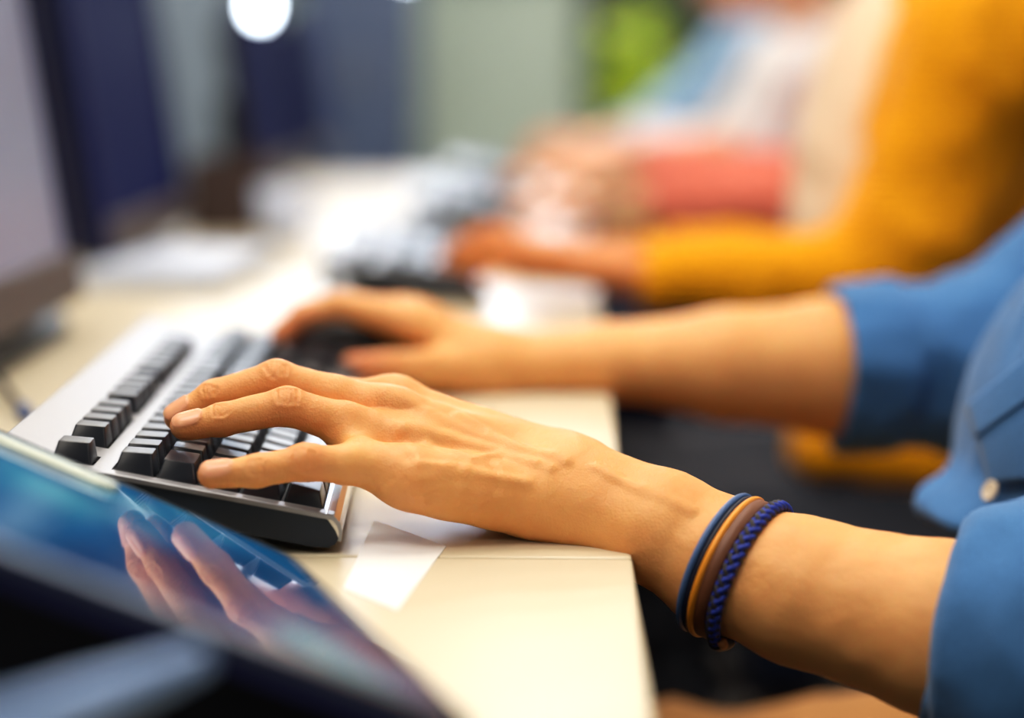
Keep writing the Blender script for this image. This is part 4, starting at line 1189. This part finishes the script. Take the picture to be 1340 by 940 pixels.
# yellow cardigan
wL = J(842, 362, 1.70); hL = hand_bones(wL, unit(J(640, 322, 1.72) - wL), (0, -.1, 1), (0, 1, 0), (-6, 34, 60), 1.1)
wR = np.array([.14, 2.0, .022]); hR = hand_bones(wR, (-1, -.1, -.02), (0, 0, 1), (0, -1, 0), (0, 30, 45))
yel = seated(.45, 1.90, (.40, 1.90, .47), (-.92, -.05, -.35),
             [((.44, 1.70, .24), J(1165, 374, 1.69), wL, hL, 1.0), ((.48, 2.06, .24), (.42, 2.02, -.03), wR, hR, .9)], chest=(.455, 1.9, .10), neck=(.43, 1.9, .30), topname='cardigan', sl=(.044, .034))
def yellow_extra(root, off, shirt):
    # cream top showing down the open front, buttons at the cuff
    def inner(P):
        d = ell(P, (.385, 1.89, .02), (.098, .125, .30))
        d = smin(d, ell(P, (.385, 1.89, -.10), (.095, .125, .12)), .05)
        return d
    o = iso_obj('cream_top', inner, np.array([.24, 1.72, -.28]), np.array([.52, 2.06, .40]), .006, M['cream'], root, [(20, .003, 4)]); o.location = -off
    def hem(P): return smin(econe(P, J(1085, 592, 1.78), J(1300, 590, 1.80), (.028, .05), (.04, .09), (0, 0, 1)), cone(P, J(1250, 520, 1.8), J(1290, 590, 1.8), .07, .08), .04)
    lo, hi = bounds([J(1085, 592, 1.78), J(1300, 590, 1.8), J(1250, 520, 1.8)], .12)
    o = iso_obj('hem', hem, lo, hi, .006, M['yellow'], root, [(22, .004, 4)]); o.location = -off
    c = J(884, 376, 1.672)
    bm = bmesh.new(); add_lathe(bm, [(.001, 0), (.008, 0), (.009, .002), (.006, .004), (.001, .0045)], n=16)
    b = obj('cuff_button', bm, M['button'], root, True); b.location = Vector(c - off); b.rotation_euler = (PI / 2, 0, .1)
make_person('person in mustard yellow cardigan typing, second along the row', yel, M['skin2'], M['yellow'], M['greycloth'], M['hair2'], .0042, .25, None, yellow_extra)
# salmon sleeve
wL = J(840, 270, 2.45); hL = hand_bones(wL, unit(J(650, 270, 2.47) - wL), (0, -.1, 1), (0, 1, 0), (0, 26, 46))
wR = np.array([.16, 2.78, .07]); hR = hand_bones(wR, (-1, -.1, 0), (0, 0, 1), (0, -1, 0), (0, 30, 45))
sal = seated(.68, 2.62, (.68, 2.62, .47), (-.92, 0, -.35), [((.72, 2.43, .22), J(1190, 262, 2.44), wL, hL, .97), ((.70, 2.82, .22), (.50, 2.84, .03), wR, hR, .9)])
make_person('person in salmon pink top typing, third along the row and half hidden', sal, M['skin3'], M['salmon'], M['navycloth'], M['hair'], .0055)
# white shirt
wL = J(850, 200, 3.12); hL = hand_bones(wL, unit(J(660, 215, 3.15) - wL), (0, -.1, 1), (0, 1, 0), (4, 24, 40), 1.05)
wR = np.array([.2, 3.55, .09]); hR = hand_bones(wR, (-1, -.1, 0), (0, 0, 1), (0, -1, 0), (0, 30, 45))
wht = seated(.545, 3.35, (.43, 3.33, .435), (-.93, -.12, -.3), [((.50, 3.12, .20), J(1010, 190, 3.12), wL, hL, .22), ((.52, 3.56, .22), (.40, 3.6, .04), wR, hR, .9)])
make_person('person in white shirt typing with chin in view, fourth along the row', wht, M['skin4'], M['whitecloth'], M['navycloth'], M['hair'], .0055)
# pale blue, farthest
wL = np.array([.20, 3.95, .05]); hL = hand_bones(wL, (-1, 0, 0), (0, 0, 1), (0, 1, 0), (0, 28, 45))
wR = np.array([.22, 4.3, .05]); hR = hand_bones(wR, (-1, 0, 0), (0, 0, 1), (0, -1, 0), (0, 28, 45))
blu = seated(.50, 4.12, (.47, 4.12, .5), (-.93, -.1, -.3), [((.50, 3.93, .26), (.36, 3.92, .13), wL, hL, .9), ((.52, 4.3, .24), (.40, 4.33, .04), wR, hR, .9)])
make_person('person in pale blue shirt, farthest along the row behind the white shirt', blu, M['skin3'], M['skyblue'], M['navycloth'], M['hair2'], .006)

# ------------------------------------------------------------------ chairs they sit on
def make_chair():
    r = empty('office_chair')
    obj('seat', box(-.23, .23, -.23, .23, .325, .385, .025, 3), M['chair'], r)
    bm = box(.20, .25, -.21, .21, .52, .92, .022, 3); obj('backrest', bm, M['chair'], r)
    obj('back_bar', add_tube(bmesh.new(), [(.05, 0, .31), (.25, 0, .315), (.275, 0, .40), (.262, 0, .7)], .016, 10), M['black'], r, True)
    obj('column', add_tube(bmesh.new(), [(0, 0, .08), (0, 0, .33)], .025, 14), M['dark_metal'], r, True)
    for k in range(5):
        a = k * 2 * PI / 5 + .3; l = obj('leg', add_tube(bmesh.new(), [(0, 0, .1), (.27 * math.cos(a), .27 * math.sin(a), .075)], [.022, .014], 8), M['black'], r, True)
        bm = bmesh.new(); add_tube(bm, [(.27 * math.cos(a) - .012 * math.sin(a), .27 * math.sin(a) + .012 * math.cos(a), .028), (.27 * math.cos(a) + .012 * math.sin(a), .27 * math.sin(a) - .012 * math.cos(a), .028)], .028, 14)
        obj('caster', bm, M['rubber'], l, True)
    return r
ch = make_chair()
for k, (x, y, who) in enumerate(((.50, 1.02, 'in denim'), (.55, 1.90, 'in yellow'), (.78, 2.62, 'in salmon'), (.645, 3.35, 'in white'), (.60, 4.12, 'in pale blue'))):
    o = ch if k == 0 else copy_tree(ch)
    o.location = (x, y, FLOOR); tag(o, 'charcoal office chair under the person ' + who, 'office chair', 'charcoal office chairs')

# ------------------------------------------------------------------ light, world, camera
sc = bpy.context.scene
w = bpy.data.worlds.new('world'); sc.world = w; w.use_nodes = True
w.node_tree.nodes['Background'].inputs['Color'].default_value = (.75, .85, 1, 1); w.node_tree.nodes['Background'].inputs['Strength'].default_value = .09
def area(name, loc, tgt, size, power, col):
    l = bpy.data.lights.new(name, 'AREA'); l.shape = 'RECTANGLE'; l.size, l.size_y = size; l.energy = power; l.color = col
    o = bpy.data.objects.new(name, l); C.objects.link(o); o.location = loc
    o.rotation_euler = (Vector(tgt) - Vector(loc)).to_track_quat('-Z', 'Y').to_euler(); return o
area('key_light', (-.55, .25, 1.72), (.05, .85, 0), (.7, .7), 18, (1, .94, .86))
area('rim_light', (-.15, 1.9, 1.72), (.05, .9, 0), (.8, .6), 12, (1, .95, .88))
area('far_light', (.1, 4.6, 1.85), (.35, 6.0, .2), (.6, .6), 48, (1, .97, .92))  # unseen lamp added to brighten the lime plant
cd = bpy.data.cameras.new('camera'); co = bpy.data.objects.new('camera', cd); C.objects.link(co)
co.location = (0, 0, H); co.rotation_euler = (PI / 2 - PITCH, 0, 0)
cd.sensor_width = 36; cd.sensor_fit = 'HORIZONTAL'; cd.lens = F / 1340 * 36; cd.clip_start = .02; cd.clip_end = 60
cd.dof.use_dof = True; cd.dof.focus_distance = .838; cd.dof.aperture_fstop = 2.0; cd.dof.aperture_blades = 0
sc.camera = co
sc.view_settings.view_transform = 'Standard'; sc.view_settings.look = 'None'; sc.view_settings.exposure = 0.0
vs = sc.view_settings; vs.use_curve_mapping = True
cm = vs.curve_mapping; cv = cm.curves[3]
for x, y in ((.04, .029), (.16, .142), (.45, .475), (.8, .83)): cv.points.new(x, y)
cm.update()
